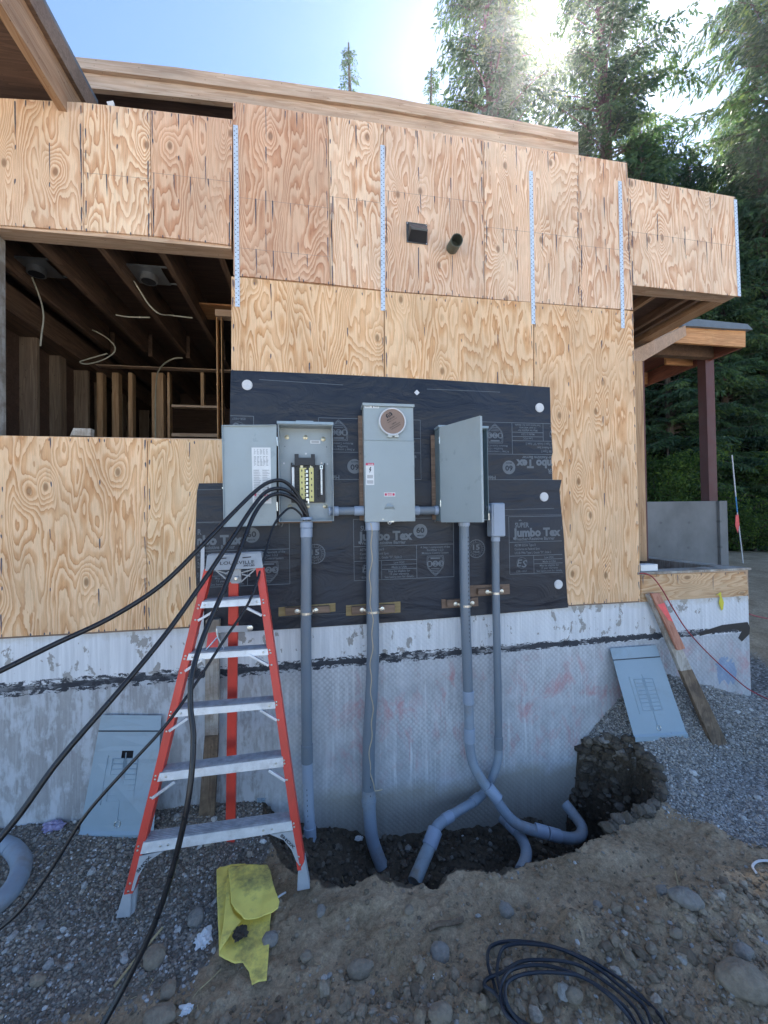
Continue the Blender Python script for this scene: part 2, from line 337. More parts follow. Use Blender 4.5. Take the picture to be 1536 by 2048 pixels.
def grey_conc():
    m,t,b=newmat('cast_concrete'); N=NB(t); p=N.obj()
    a=N.noise(N.map(p,(1.5,1.5,1.2)),1.,6,.6); col=N.mix(N.ramp(a,[(.35,0.),(.65,1.)]),(.15,.15,.145),(.24,.24,.235))
    v=N.n('TexVoronoi',voronoi_dimensions='2D'); v.inputs['Scale'].default_value=1.; t.links.new(N.xz(p,1.75,2.4),v.inputs['Vector']); v.inputs['Randomness'].default_value=.12
    col=N.mix(N.ramp(v.outputs['Distance'],[(.03,.6),(.06,0.)]),col,(.10,.10,.10))
    t.links.new(col,b.inputs['Base Color']); b.inputs['Roughness'].default_value=.8; return m
M['conc']=grey_conc()
def wrap_mat():
    m,t,b=newmat('black_building_paper'); N=NB(t); p=N.obj()
    a=N.noise(N.map(p,(1.8,1,1.8)),1.,5,.6,.4)
    col=N.mix(N.ramp(a,[(.35,0.),(.7,1.)]),(.010,.014,.024),(.020,.027,.043))
    sc=N.noise(N.map(p,(14,1,7)),1.,6,.75,1.); col=N.mix(N.ramp(sc,[(.70,0.),(.74,.35)]),col,(.18,.19,.2))
    t.links.new(col,b.inputs['Base Color']); b.inputs['Specular IOR Level'].default_value=.38
    t.links.new(N.ramp(a,[(.3,.34),(.7,.5)]),b.inputs['Roughness'])
    t.links.new(N.bump(N.noise(N.map(p,(2.6,1,6)),1.,5,.55,1.2),.5,.035),b.inputs['Normal']); return m
M['wrap']=wrap_mat()
M['print']=simple('grey_print',(.125,.148,.172),.55,var=.12,vscale=10)

# ================================================================== HOUSE
house=thing('house','unfinished plywood sheathed house with a grey concrete foundation and open framed bay','house',(0,0,0))
def sheet(q,mat,tint=.5,y=0.,th=.012,name='plywood_sheet',streaks=True,nx=4,chalk=(),rows=None,seed=0,label=None):
    """q: four surveyed corners (px,py) TL,TR,BR,BL on the wall plane"""
    r=random.Random(seed+17); c=[P(a,b_,y) for a,b_ in q]; mb=MB(); mb.slab(c,(0,th,0))
    TL,TR,BR,BL=c
    def at(u,v): return TL.lerp(TR,u).lerp(BL.lerp(BR,u),v)
    W_=(TR-TL).length; H_=(TL-BL).length
    def nail(u,v,ln):
        p=at(u,v); w=r.uniform(.0022,.0045); ln=ln*1.25+.008; yy=-.0012
        lean=r.uniform(-.004,.004)
        mb.add([p+Vector((-w,yy,0)),p+Vector((0,yy,w*2)),p+Vector((w,yy,0)),p+Vector((w*.95+lean*.5,yy,-ln*.55)),p+Vector((lean,yy,-ln)),p+Vector((-w*.9+lean*.5,yy,-ln*.5))],[(0,5,4,3,2,1)],1)
    if streaks:
        for k in range(nx+1):
            u=k/nx; e=.012/W_; u=min(max(u,e),1-e); edge=k in(0,nx)
            n=int(H_/(.155 if edge else .27))
            for j in range(n+1):
                if r.random()<.12: continue
                v=min(max((j+r.uniform(-.18,.18))/max(n,1),.01),.99)
                ln=(r.choice([.012,.02,.05,.09]) if mat!='up' else r.choice([.02,.05,.09,.14,.2])); ln=min(ln,(1-v)*H_*.95)
                nail(u+r.uniform(-.004,.004),v,max(ln,.005))
        for v in (.006,.992):
            for k in range(int(W_/.11)):
                if r.random()<.25: continue
                nail(min(max((k+r.random()*.5+.2)/(W_/.11),.02),.98),v if v>.5 else .012,.004+(.05*r.random() if v<.5 and mat=='up' else .004))
    for v in chalk:
        for k in range(int(W_/.12)):
            u0=(k+.1)*.12/W_; nail(min(u0+r.uniform(0,.3)*.12,.98),v,r.choice([.04,.08,.12,.16]))
        a=at(.0,v);b_=at(1.,v)
        mb.add([a+Vector((0,-.0009,.0012)),b_+Vector((0,-.0009,.0012)),b_+Vector((0,-.0009,-.0012)),a+Vector((0,-.0009,-.0012))],[(0,3,2,1)],2)
    M_={'up':M['ply_up'],'lo':M['ply_lo'],'h':M['ply_h']}[mat]
    o=mb.build(name,[M_,M['stain'],M['chalk']],house,label=label)
    me=o.data; a=me.attributes.new('off','FLOAT_VECTOR','POINT'); ov=[seed*3.71%11,seed*1.3%5,seed*2.17%9]; a.data.foreach_set('vector',ov*len(me.vertices))
    a=me.attributes.new('fq','FLOAT','POINT'); a.data.foreach_set('value',[r.choice([.55,.75,.9,1.1,1.25])]*len(me.vertices)); a=me.attributes.new('tint','FLOAT','POINT'); a.data.foreach_set('value',[tint]*len(me.vertices)); return o
M['chalk']=simple('chalk_line',(.30,.22,.19),.8)
g=.7  # px gap half width between sheets
# --- main wall, lower row
sheet([(463,553),(768-g,583),(769-g,1235),(462,1250)],'lo',.52,seed=1,nx=4)
sheet([(769+g,583.5),(1067-g,605),(1068-g,1217),(770+g,1235)],'lo',.55,seed=2,nx=4)
sheet([(1068+g,606),(1266,622.5),(1281,1204),(1069+g,1216.5)],'lo',.5,seed=3,nx=3)
# --- main wall, upper row
sheet([(466,203),(656-g,232),(661-g,568),(467,550.5)],'up',.30,seed=4,nx=3,chalk=(.55,.84))
sheet([(656+g,232),(767-g,248),(768-g,580.5),(661+g,568.5)],'up',.62,seed=5,nx=2,chalk=(.48,))
sheet([(767+g,248.5),(966-g,280),(970-g,596),(769+g,581)],'up',.5,seed=6,nx=3,chalk=(.4,))
sheet([(966+g,280.5),(1157-g,310),(1160-g,612),(970+g,596.5)],'up',.62,seed=7,nx=3,chalk=(.55,))
sheet([(1157+g,310.5),(1254,326),(1266,619.5),(1160+g,612.5)],'up',.55,seed=8,nx=2,chalk=(.6,))
# --- right bay of the upper floor
sheet([(1256,356),(1470,394),(1482,593),(1265,570)],'up',.62,seed=9,nx=4,chalk=(.5,))
# --- left parapet
sheet([(-190,172),(-40-g,194),(-40-g,447),(-190,440)],'up',.6,seed=19,nx=2)
sheet([(-40+g,194),(166-g,205),(168-g,461),(-40+g,447)],'up',.62,seed=10,nx=3)
sheet([(166+g,205),(300-g,220),(303-g,471),(168+g,461)],'up',.78,seed=11,nx=2,chalk=(.55,))
sheet([(300+g,220),(465,239),(462,490),(303+g,471)],'up',.35,seed=12,nx=3,chalk=(.5,))
# --- left lower sheets
sheet([(-190,872),(-1-g,871),(-2-g,1275),(-190,1287)],'lo',.5,seed=13,nx=3)
sheet([(-1+g,871),(295-g,877),(293-g,1259),(-2+g,1275)],'lo',.5,seed=14,nx=3)
sheet([(295+g,877),(462,881),(461,1249.5),(293+g,1259)],'lo',.66,seed=15,nx=2)
# --- curb by the entrance
sheet([(1283,1150),(1492,1144),(1498,1198),(1283,1206)],'h',.5,seed=16,nx=3)
x0,x1=2.66,3.70
mb=MB(); mb.box(2.62,3.70,.013,.05,1.30,1.515); mb.build('curb_framing',M['fir_x'],house)
mb=MB(); mb.box(2.60,3.705,-.012,.14,1.516,1.535); mb.build('curb_cap',M['grey_wood'],house)
mb=MB(); mb.box(3.56,3.70,.142,2.4,1.30,1.53); mb.build('curb_return',M['grey_wood'],house)
mb=MB(); mb.box(2.5,3.56,.142,2.4,1.20,1.31); mb.build('threshold_slab',M['steelcol'],house)
# back curb seen across the opening
# --- foundation
mb=MB(); L=P(-260,1300).x
q=[(L,.9)]
mb.box(-6,3.672,-.006,.21,-1.2,1.292); mb.build('foundation_wall',M['found'],house)
mb=MB(); mb.box(3.47,3.672,.213,6,-1.,1.292); mb.build('foundation_return',M['found'],house)
mb=MB(); mb.box(-6,2.6,-.010,.002,1.293,1.300); mb.build('sill_gasket',M['brown_block'],house)
# wrapped membrane end of the mastic line at the corner
mb=MB(); c=[P(a,b_,-.009) for a,b_ in ((1398,1266),(1420,1258),(1445,1250),(1470,1247),(1495,1244),(1500,1254),(1499,1268),(1484,1283),(1477,1276),(1484,1262),(1470,1258),(1445,1261),(1420,1267),(1400,1272))]
mb.slab(c,(0,.0025,0))
mb.build('mastic_patch',M['blackplas'],house)
# --- straps
def strap(px0,py0,px1,py1,w=.0315):
    mb=MB(); a=P(px0,py0,-.004); b=P(px1,py1,-.004); d=(b-a).normalized(); s=Vector((1,0,0))*w/2
    mb.slab([a-s,a+s,b+s,b-s],(0,.0025,0)); L_=(b-a).length; n=int(L_/.032)
    for k in range(n):
        for j,of in ((0,-.26),(1,.26)):
            p=a+d*(.012+k*.032+(.016 if j else 0))+Vector((of*w,-.0006,0)); h=.0030
            mb.add([p+Vector((-h,0,-h)),p+Vector((h,0,-h)),p+Vector((h,0,h)),p+Vector((-h,0,h))],[(0,1,2,3)],1)
    for k in range(0,n,5):
        p=a+d*(.012+k*.032); mb.disc(p+Vector((-.2*w,-.0005,0)),.004,.003,n=8,mi=0)
    mb.build('steel_strap',[M['strap'],M['hole']],house)
for s_ in ((471,250,475,613),(765,290,766,621),(1062,342,1067,648),(1240,362,1246,656),(1471,399,1479,592)): strap(*s_)

# --- upper floor structure behind the sheathing
mb=MB(); z0,z1=3.94,4.78
mb.box(-3.2,-.565,.013,.135,3.935,4.02); mb.build('header_beam',M['fir_x'],house)
mb=MB(); mb.box(-3.2,-.565,.013,.10,4.022,4.74); mb.build('parapet_framing',M['fir_dark'],house)
# solid body of the main wall so no light leaks
mb=MB(); mb.box(-.545,2.60,.0135,.16,1.30,4.93); mb.build('wall_framing',M['fir_z'],house)
mb=MB(); mb.box(-3.2,-.56,.0135,.15,1.30,2.565); mb.build('knee_wall_framing',M['fir_x'],house)
mb=MB(); mb.box(-3.2,-.56,.002,.16,2.566,2.585); mb.build('knee_wall_cap',M['fir_x'],house)
# left edge post of the open bay
a=P(14,480,.14); mb=MB(); mb.box(-2.35,a.x-.01,-.002,.14,2.586,3.93); mb.build('bay_post',M['grey_wood'],house)
# double joists over the open bay
for x in (-2.28,-1.88,-1.47,-1.07,-.66):
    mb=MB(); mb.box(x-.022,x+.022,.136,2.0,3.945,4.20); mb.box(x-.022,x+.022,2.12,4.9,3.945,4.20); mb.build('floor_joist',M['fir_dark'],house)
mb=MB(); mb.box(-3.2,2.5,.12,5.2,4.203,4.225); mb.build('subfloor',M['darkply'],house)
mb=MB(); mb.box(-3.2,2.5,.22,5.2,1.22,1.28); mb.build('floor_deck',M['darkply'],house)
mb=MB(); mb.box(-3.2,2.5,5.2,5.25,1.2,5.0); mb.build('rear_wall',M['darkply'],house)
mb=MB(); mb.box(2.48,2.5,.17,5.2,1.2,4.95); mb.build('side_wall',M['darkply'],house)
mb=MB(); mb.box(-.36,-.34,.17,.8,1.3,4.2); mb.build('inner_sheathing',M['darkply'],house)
# left stud wall of the bay running back
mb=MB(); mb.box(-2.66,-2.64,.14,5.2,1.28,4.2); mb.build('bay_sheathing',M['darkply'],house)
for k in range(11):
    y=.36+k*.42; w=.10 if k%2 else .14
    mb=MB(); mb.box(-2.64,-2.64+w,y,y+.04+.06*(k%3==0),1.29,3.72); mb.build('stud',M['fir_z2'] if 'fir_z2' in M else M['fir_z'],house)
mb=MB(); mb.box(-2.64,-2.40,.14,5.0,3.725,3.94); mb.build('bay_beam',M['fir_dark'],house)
# rear partition at y=2.0
def bx(n,pa,pb,y,d,m):
    a=P(pa[0],pa[1],y);b=P(pb[0],pb[1],y); mb=MB(); mb.box(min(a.x,b.x),max(a.x,b.x),y,y+d,min(a.z,b.z),max(a.z,b.z)); return mb.build(n,m,house)
bx('top_plate',(180,728),(462,741),2.0,.09,M['fir_x'])
for xa,xb in ((193,208),(224,240),(256,268),(303,330),(334,343)): bx('stud',(xa,745),(xb,1180),2.003,.085,M['fir_z'])
bx('window_framing',(401,745),(408,812),2.004,.08,M['fir_z']); bx('window_framing',(343,809),(440,816),2.006,.078,M['fir_x']); bx('window_framing',(343,866),(440,874),2.006,.078,M['fir_x'])
for xa,xb in ((432,440),(441.5,449)): bx('post',(xa,634),(xb,1180),1.0,.08,M['orange_fir_z'] if 'orange_fir_z' in M else M['fir_z'])
bx('post_plate',(430,618),(463,633),1.0,.09,M['fir_x']); bx('beam',(385,604),(463,612),1.02,.3,M['orange_fir'])
mb=MB(); mb.box(-2.6,-.36,4.4,4.42,1.3,4.2); mb.build('far_sheathing',M['darkply'],house)
# --- clerestory space and roof
mb=MB(); mb.box(-3.2,-.55,1.7,1.72,4.2,6.2); mb.build('clerestory_sheathing',M['darkply'],house)
for x in (-1.6,-1.15,-.75): mb=MB(); mb.box(x,x+.04,1.6,1.698,4.2,6.0); mb.build('stud',M['fir_z'],house)
YR=.55
def ribbon(top,bot,y,th,name,mat):
    mb=MB(); n=len(top); vs=[]
    for (a,b_) in zip(top,bot):
        p=P(*a,y); q_=P(*b_,y); q_.x=p.x; vs+=[p,q_,p+Vector((0,th,0)),q_+Vector((0,th,0))]
    fs=[]
    for i in range(n-1):
        k=4*i; fs+=[(k,k+1,k+5,k+4),(k+2,k+6,k+7,k+3),(k,k+4,k+6,k+2),(k+1,k+3,k+7,k+5)]
    fs+=[(0,2,3,1),(4*n-4,4*n-3,4*n-1,4*n-2)]
    mb.add(vs,fs); return mb.build(name,mat,house)
tp=[(100,110),(155,115),(350,135),(550,162),(768,193),(968,231),(1068,249),(1156,266)]
md_=[(100,132),(160,136),(350,159),(550,187),(768,217),(968,252),(1068,268),(1152,284)]
bt=[(100,172),(180,177),(350,193),(550,216),(768,250),(968,283),(1068,297),(1152,313)]
ribbon(tp,md_,YR-.03,.03,'roof_trim',M['fir_x']); ribbon([(a,b_-1) for a,b_ in tp],bt,YR+.002,.04,'roof_fascia',M['fir_x'])
mb=MB(); vs=[]
for a in tp:
    p=P(a[0],a[1]+3,YR-.02); vs+=[p,p+Vector((0,5.2,-.25)),p+Vector((0,0,-.10)),p+Vector((0,5.2,-.35))]
fs=[]
for i in range(len(tp)-1):
    k=4*i; fs+=[(k,k+1,k+5,k+4),(k+2,k+6,k+7,k+3),(k,k+4,k+6,k+2),(k+1,k+3,k+7,k+5)]
fs+=[(0,2,3,1),(4*len(tp)-4,4*len(tp)-3,4*len(tp)-1,4*len(tp)-2)]
mb.add([v+Vector((0,.045,-.01)) for v in vs],fs); mb.build('roof_deck',M['darkply'],house)
mb=MB(); mb.box(P(1160,300,.5).x-.02,2.60,.161,.30,4.93,4.94); mb.build('wall_cap',M['fir_x'],house)
# --- upper left eave running out toward the viewer
a=P(187,207,.28); b=P(120,205,.28); xe=a.x
top=a.z+.02; bot=b.z
zt=P(180,200,.28).z; zb=P(180,300,.28).z
hgt=.40; zb=zt-hgt; xr=P(180,200,.28).x
mb=MB(); mb.box(xr-.05,xr,-2.6,.32,zb+.03,zt-.03); mb.build('eave_beam',M['fir_y'],house)
mb=MB(); mb.box(xr+.001,xr+.03,-2.6,.33,zt-.13,zt+.02); mb.build('eave_trim',M['brown_block'],house)
mb=MB(); mb.box(xr-2.5,xr-.051,-2.6,.33,zb+.14,zb+.16); mb.build('eave_soffit',M['darkply'],house)
mb=MB(); mb.box(xr-2.5,xr+.03,-2.6,.33,zt+.021,zt+.05); mb.build('eave_deck',M['membrane'],house)
mb=MB(); mb.box(xr-.55,xr-.22,.0,.14,4.86,5.0); mb.build('beam_end',M['fir_x'],house)
# --- right bay underside
zc=P(1265,570).z; zc=3.93
xl,xR=2.625,3.70
mb=MB(); mb.box(xl,xR,.013,.15,zc-.0,zc+.09); mb.build('bay_rim',M['fir_x'],house)
mb=MB(); mb.box(xR-.14,xR-.001,.151,1.9,zc,zc+.09); mb.build('bay_rim_side',M['fir_y'],house)
mb=MB(); mb.box(xl,xR-.141,.151,1.9,zc+.10,zc+.12); mb.build('bay_subfloor',M['darkply'],house)
for x in (2.98,3.32,3.44): mb=MB(); mb.box(x,x+.045,.152,1.9,zc+.02,zc+.099); mb.build('bay_joist',M['fir_dark'] if x>3 else M['fir_y'],house)
mb=MB(); c=[P(1256,358,0),P(1470,396,0),P(1481,592,0),P(1266,570,0)]; c[2].z=c[3].z=4.06; mb.slab([p+Vector((0,.0135,0)) for p in c],(0,1.9,0)); mb.build('bay_body',M['darkply'],house)
# --- porch roof behind with its steel post
YP=2.6
def bq(n,q,y,d,m): return MB().slab([P(*k,y) for k in q],(0,d,0)).build(n,m,house)
bq('porch_fascia',[(1250,632),(1491,660),(1491,694),(1250,678)],YP,.05,M['orange_fir'])
f0=P(1491,660,YP); f1=P(1491,694,YP)
mb=MB(); mb.slab([f0+Vector((-.045,.051,0)),f0+Vector((0,.051,0)),f1+Vector((0,.051,0)),f1+Vector((-.045,.051,0))],(0,3.6,0)); mb.build('porch_side_fascia',M['red_fir'],house)
bq('porch_membrane',[(1340,641),(1395,638),(1495,648),(1506,659),(1455,657),(1400,653),(1340,650)],YP-.06,.5,M['membrane'])
mb=MB(); zt2=f0.z+.01; mb.box(3.8,f0.x-.05,YP+.055,YP+3.6,zt2,zt2+.03); mb.build('porch_deck',M['red_fir'],house)
mb=MB(); mb.box(4.1,f0.x-.05,YP+.5,YP+.62,f1.z+.02,zt2-.01); mb.build('porch_beam',M['fir_dark'],house)
for k in range(3):
    y=YP+.9+k*1.05; mb=MB(); mb.box(f0.x-.62,f0.x-.05,y,y+.05,f1.z+.03,zt2-.02); mb.build('lookout',M['orange_fir'],house)
    mb=MB(); mb.box(3.8,f0.x-1.2,y-.1,y-.04,f1.z+.0,zt2-.02); mb.build('porch_joist',M['fir_x'],house)
# sloping pale board under the bay
a=P(1265,722,.9);b=P(1365,665,2.5)
mb=MB(); mb.bar(P(1262,718,.5),P(1368,662,2.4),.05,.15,mi=0); mb.build('ledger_board',M['fir_y'],house)
# wall corner return
bq('corner_stud',[(1262,722),(1285,722),(1294,1122),(1276,1122)],.45,.1,M['fir_z'])
bq('corner_stud',[(1270,722),(1288,722),(1297,1122),(1280,1122)],.60,.1,M['steelcol'])
# porch column
colx=[P(1421,1003,3.3),P(1434,1003,3.3)]
h0=P(1427,1003,3.2); h1=P(1425,700,3.2)
mb=MB(); w=.10
mb.box(h0.x-.085,h0.x-.080+w*0+.17,3.20,3.215,h0.z,h1.z); mb.box(h0.x-.085,h0.x+.09,3.345,3.36,h0.z,h1.z); mb.box(h0.x-.085,h0.x+.09,3.2155,3.3445,h0.z,h1.z-.001)
mb.build('steel_post',M['steelcol'],house)
# wing wall
wx0=P(1285,1009,3.0).x-1.2; e0=P(1433,1002,3.0)
wing=thing('wing_wall','grey cast concrete retaining wall under the porch post at the right','concrete wall',(e0.x-.6,3.1,1.0))
mb=MB(); mb.box(wx0,e0.x,3.0,3.28,.3,e0.z); mb.build('wall_panel',M['conc'],wing,bevel=.006)
mb=MB(); mb.box(e0.x+.001,e0.x+.16,2.95,3.9,.3,e0.z); mb.build('wall_end',M['conc'],wing,bevel=.006)
# paper tag on parapet
# --- vent hood and pipe stub
hood=thing('vent_hood','dark square exhaust hood screwed to the upper plywood wall','vent',P(832,488,0))
c=[P(812,444,-.002),P(854,450,-.002),P(855,490,-.002),P(813,485,-.002)]
mb=MB(); mb.slab(c,(0,-.006,0)); mb.build('flange',M['vent'],hood,bevel=.001)
y0=-.009; out=-.085
TL,TR,BR,BL=[P(817,446,y0),P(851,451,y0),P(852,487,y0),P(816,482,y0)]
mb=MB(); m1=P(819,465,out);m2=P(852,469,out)
L2=BL.lerp(TL,.05); m1=Vector((TL.x+.004,out,TL.z-.085)); m2=Vector((TR.x-.004,out,TR.z-.085))
mb.add([TL,TR,m2,m1],[(0,1,2,3)]); mb.add([TL,m1,BL],[(0,1,2)]); mb.add([TR,BR,m2],[(0,1,2)])
mb.add([m1,m2,m2+Vector((0,.004,-.012)),m1+Vector((0,.004,-.012))],[(0,1,2,3)])
mb.build('hood',M['vent'],hood)
mb=MB(); mb.add([BL+Vector((0,0,0)),BR,m2+Vector((0,.008,-.01)),m1+Vector((0,.008,-.01))],[(0,1,2,3)]); mb.build('damper_flap',M['blackplas'],hood)
for q in ((814.5,446.5),(852,452),(853,488),(815,483)): MB().disc(P(*q,-.008),.0045,.003,n=10).build('screw',M['steel'],hood)
st=thing('pipe_stub','short dark green plastic pipe stub poking out of the upper plywood wall','pipe',P(908,500,0))
mb=MB(); a=P(904,497,.0); b=P(914,480,-.14); n=24
prof=[a,b]
mb.tube([a,b],.045,24,cap=False); mb.tube([b,a+Vector((0,-.004,0))],.040,24,cap=False)
vs=[];d=(b-a).normalized();u=d.cross(Vector((0,0,1))).normalized();w=d.cross(u)
for k in range(24):
    t_=2*math.pi*k/24; e=u*math.cos(t_)+w*math.sin(t_); vs+=[b+e*.045,b+e*.040]
mb.add(vs,[(2*k,2*k+1,(2*k+3)%48,(2*k+2)%48) for k in range(24)]); mb.build('pipe',M['green_pipe'],st)
MB().disc(a+d*.03,.040,.002,axis=d,n=24).build('plug',M['green_pipe'],st)
# ================================================================== BUILDING PAPER
def lerp_poly(pts,t):
    """pts sorted by v: [(v,px,py)]"""
    for (v0,x0,y0),(v1,x1,y1) in zip(pts,pts[1:]):
        if t<=v1: k=(t-v0)/(v1-v0) if v1>v0 else 0; return (x0+(x1-x0)*k,y0+(y1-y0)*k)
    return pts[-1][1:]
def wrap_y(x,z,lvl):
    n=mnoise.noise(Vector((x*1.3,lvl*3.1,z*1.5)))*.5+mnoise.noise(Vector((x*.6+5,lvl,z*4.)))*.3
    return -(.0045+lvl*.008+max(0,n+.25)*.013)
def wrap(name,L,R,lvl,label,nx=90,nz=60,bot=None,sag=None):
    mb=MB(); vs=[]
    for j in range(nz+1):
        a=lerp_poly(L,j/nz); b=lerp_poly(R,j/nz)
        for i in range(nx+1):
            u=i/nx; px=a[0]+(b[0]-a[0])*u; py=a[1]+(b[1]-a[1])*u+(sag(u,j/nz) if sag else 0)
            p=P(px,py,0); p.y=wrap_y(p.x,p.z,lvl); vs.append(p)
    f=[(j*(nx+1)+i,j*(nx+1)+i+1,(j+1)*(nx+1)+i+1,(j+1)*(nx+1)+i) for j in range(nz) for i in range(nx)]
    mb.add(vs,f,0,True); o=mb.build('building_paper',M['wrap'],None,label=label,cat='building paper',loc=P(*L[-1][1:],0))
    return o
upW=wrap('building_paper',[(0,462,741),(.5,460,850),(1,458,985)],[(0,1099,775),(.35,1101,850),(.6,1105,905),(.62,1102,915),(1,1106,985)],0.,
  'upper black building paper sheet with upside down grey printing behind the electrical boxes',sag=lambda u,v:-3*math.sin(u*3.1)*(1-v))
loW=wrap('building_paper',[(0,399,967),(.06,395,985),(.5,391,1100),(.8,394,1180),(1,398,1267)],[(0,1121,960),(.08,1117,980),(.45,1126,1080),(.7,1129,1150),(1,1134,1214)],1.,
  'lower black building paper sheet with upright grey printing above the concrete foundation',sag=lambda u,v:4*math.sin(u*3.1)*v)
# --- printing
def block(ox,oz,lvl,parent,flip=False,clipx=None,frame=True,circle=None):
    """ox,oz world position of the frame's top-left corner; local units are centimetre-like px (1/270 m)"""
    k=1/272.; mb=MB(); mdark=MB()
    def fn(u,v,dy=.0012):
        x=ox+(u*k if not flip else -u*k); z=oz-(v*k if not flip else -v*k)
        return Vector((x,wrap_y(x,z,lvl)-dy,z))
    def line(u0,v0,u1,v1,w=.55):
        n=max(2,int(math.hypot(u1-u0,v1-v0)/4)); d=math.hypot(u1-u0,v1-v0); nx_,ny_=-(v1-v0)/d*w,(u1-u0)/d*w
        vs=[]
        for i in range(n+1):
            t=i/n; a,b=u0+(u1-u0)*t,v0+(v1-v0)*t; vs+=[fn(a-nx_,b-ny_),fn(a+nx_,b+ny_)]
        mb.add(vs,[(2*i,2*i+1,2*i+3,2*i+2) for i in range(n)])
    def txt(s,u,v,h,width=None,bold=.012,align='LEFT',tgt=None,dy=.0012,shear=0):
        me=text_mesh(s,1,bold,'LEFT',shear); xs=[q.co.x for q in me.vertices]; w=max(xs)-min(xs); x0=min(xs); sc=h/.73; sx=(width/w if width else sc*.95)
        wid=w*sx; u0=u-(wid/2 if align=='CENTER' else 0)
        (tgt or mb).mesh(me,lambda c:fn(u0+(c.x-x0)*sx,v-c.y*sc,dy))
    def ringc(u,v,r0,r1,n=36,tgt=None,dy=.0012,sc=None):
        vs=[];
        for i in range(n):
            a=2*math.pi*i/n; rr=r1*(sc(i) if sc else 1); vs+=[fn(u+r0*math.cos(a),v+r0*math.sin(a),dy),fn(u+rr*math.cos(a),v+rr*math.sin(a),dy)]
        (tgt or mb).add(vs,[(2*i,2*i+1,(2*i+3)%(2*n),(2*i+2)%(2*n)) for i in range(n)])
    txt('SUPER',14,23,10.5,32,.02); line(23,9,26,7,.8); line(26,7,29,9,.8)
    txt('Jumbo Tex',9,42,17.5,110,.05)
    txt('Weather-Resistive Barrier',11,50.5,7,94,.02)
    ringc(135.5,26,0.01,14.5); txt('60',135.5,29.5,11,17,.03,'CENTER',mdark,.0022); txt('MINUTE',135.5,36.5,3,13,.02,'CENTER',mdark,.0022)
    txt('Henry',166,8,9,30,.03)
    line(0,0,205,0);line(0,0,0,121);line(205,0,205,121);line(0,121,205,121);line(0,54,205,54);line(127,54,127,121);line(0,83,127,83)
    txt('ASTM E2556 Type II',12,63,5.5,48,.015);txt('Conforms to Federal Spec',12,71,5,58,.015);txt('UU-B-790a Type I, Grade "D", Style 2',12,79,5,84,.015)
    line(55,83,55,121);line(55,92,127,92);line(55,101,127,101)
    txt('Low VOC',91,90,4.6,22,.012,'CENTER');txt('Made in USA',91,99,4.6,31,.012,'CENTER')
    txt('May be eligible for',91,107,4.4,45,.012,'CENTER');txt('15 year warranty',91,112.6,4.4,39,.012,'CENTER');txt('See henry.com for details.',91,118.4,4.4,60,.012,'CENTER')
    ringc(28,98,11.2,11.8,30); txt('E',16,105,15,13,.01,shear=.25); txt('S',27,107,15,13,.01,shear=.25); txt('ESR-1027',15,117.5,4.2,24,.012)
    txt('A Step 1 component of the',166,61,4.4,62,.012,'CENTER');txt('FortiFiber 1-2-3',166,67,4.4,34,.012,'CENTER');txt('Moisture Control System',166,73,4.4,56,.012,'CENTER')
    # shield with 1-2-3
    sh=[(-17,0),(17,0),(18,12),(16,24),(8,34),(0,41),(-8,34),(-16,24),(-18,12)]
    for sc_ in (1,.88):
        q=[(166+a*sc_,77+20+(b-20)*sc_) for a,b in sh]
        for i in range(len(q)): line(*q[i],*q[(i+1)%len(q)],.45)
    for i,d in enumerate('123'): ringc(154+12*i,93,.01,6.2,20); txt(d,154+12*i,97.2,8.6,5.6,.0,'CENTER',mdark,.0022)
    line(156,82,176,82,1.2);
    for i in range(4): line(157+i,103+3.4*i,175-i,103+3.4*i,.5)
    # 15 year seal to the right
    ringc(254,65,17.5,19,72,sc=lambda i:1.04 if i%2 else .96); ringc(254,65,12.2,12.8,36); txt('15',254,67,11,15,.03,'CENTER'); txt('YEAR',254,74,4.5,15,.02,'CENTER')
    for i in range(22):
        a=2*math.pi*i/22; 
        if i%6==5: continue
        line(254+14*math.cos(a),65+14*math.sin(a),254+16.2*math.cos(a+.05),65+16.2*math.sin(a+.05),.5)
    # crease line above
    for m_,mat in ((mb,M['print']),(mdark,M['wrap'])):
        bm=bmesh.new(); vv=[bm.verts.new(v) for v in m_.v]
        for f in m_.f:
            try: bm.faces.new([vv[i] for i in f])
            except ValueError: pass
        for (x,zs) in (clipx or []):
            g_=bm.verts[:]+bm.edges[:]+bm.faces[:]
            bmesh.ops.bisect_plane(bm,geom=g_,plane_co=(x,0,0),plane_no=(zs,0,0),clear_outer=True)
        base=BASE[parent.name]; me=bpy.data.meshes.new('printing'); 
        bmesh.ops.translate(bm,verts=bm.verts,vec=-base); bm.to_mesh(me); bm.free(); me.materials.append(mat)
        o=bpy.data.objects.new('printing',me); COL.objects.link(o); o.parent=parent; BASE[o.name]=base
def blk(px,py,lvl,parent,flip=False,clip=None):
    """(px,py) = centre of the '60' disc"""
    c=P(px,py,0); k=1/272.
    if not flip: block(c.x-135.5*k,c.z+26*k,lvl,parent,False,clip)
    else: block(c.x+135.5*k,c.z-26*k,lvl,parent,True,clip)
xl=P(396,1100).x; xr=P(1121,1060).x
sx=(P(839.5,1062).x-P(504,1070).x)
blk(504,1070,1.,loW,clip=[(xl,-1)])
blk(839.5,1062,1.,loW)
c3=P(839.5,1062); k3=P(1022,1050).x-P(714,1058).x
block(c3.x-135.5/272+k3,c3.z+26/272,1.,loW,False,[(xr,1)])
blk(1017,935,0.,upW,True,[(P(1103,900).x,1)])
blk(709,933,0.,upW,True)
cu=P(709,933); d_up=P(1017,935).x-cu.x
block(cu.x-d_up+135.5/272,cu.z-26/272,0.,upW,True,[(P(461,850).x,-1)])
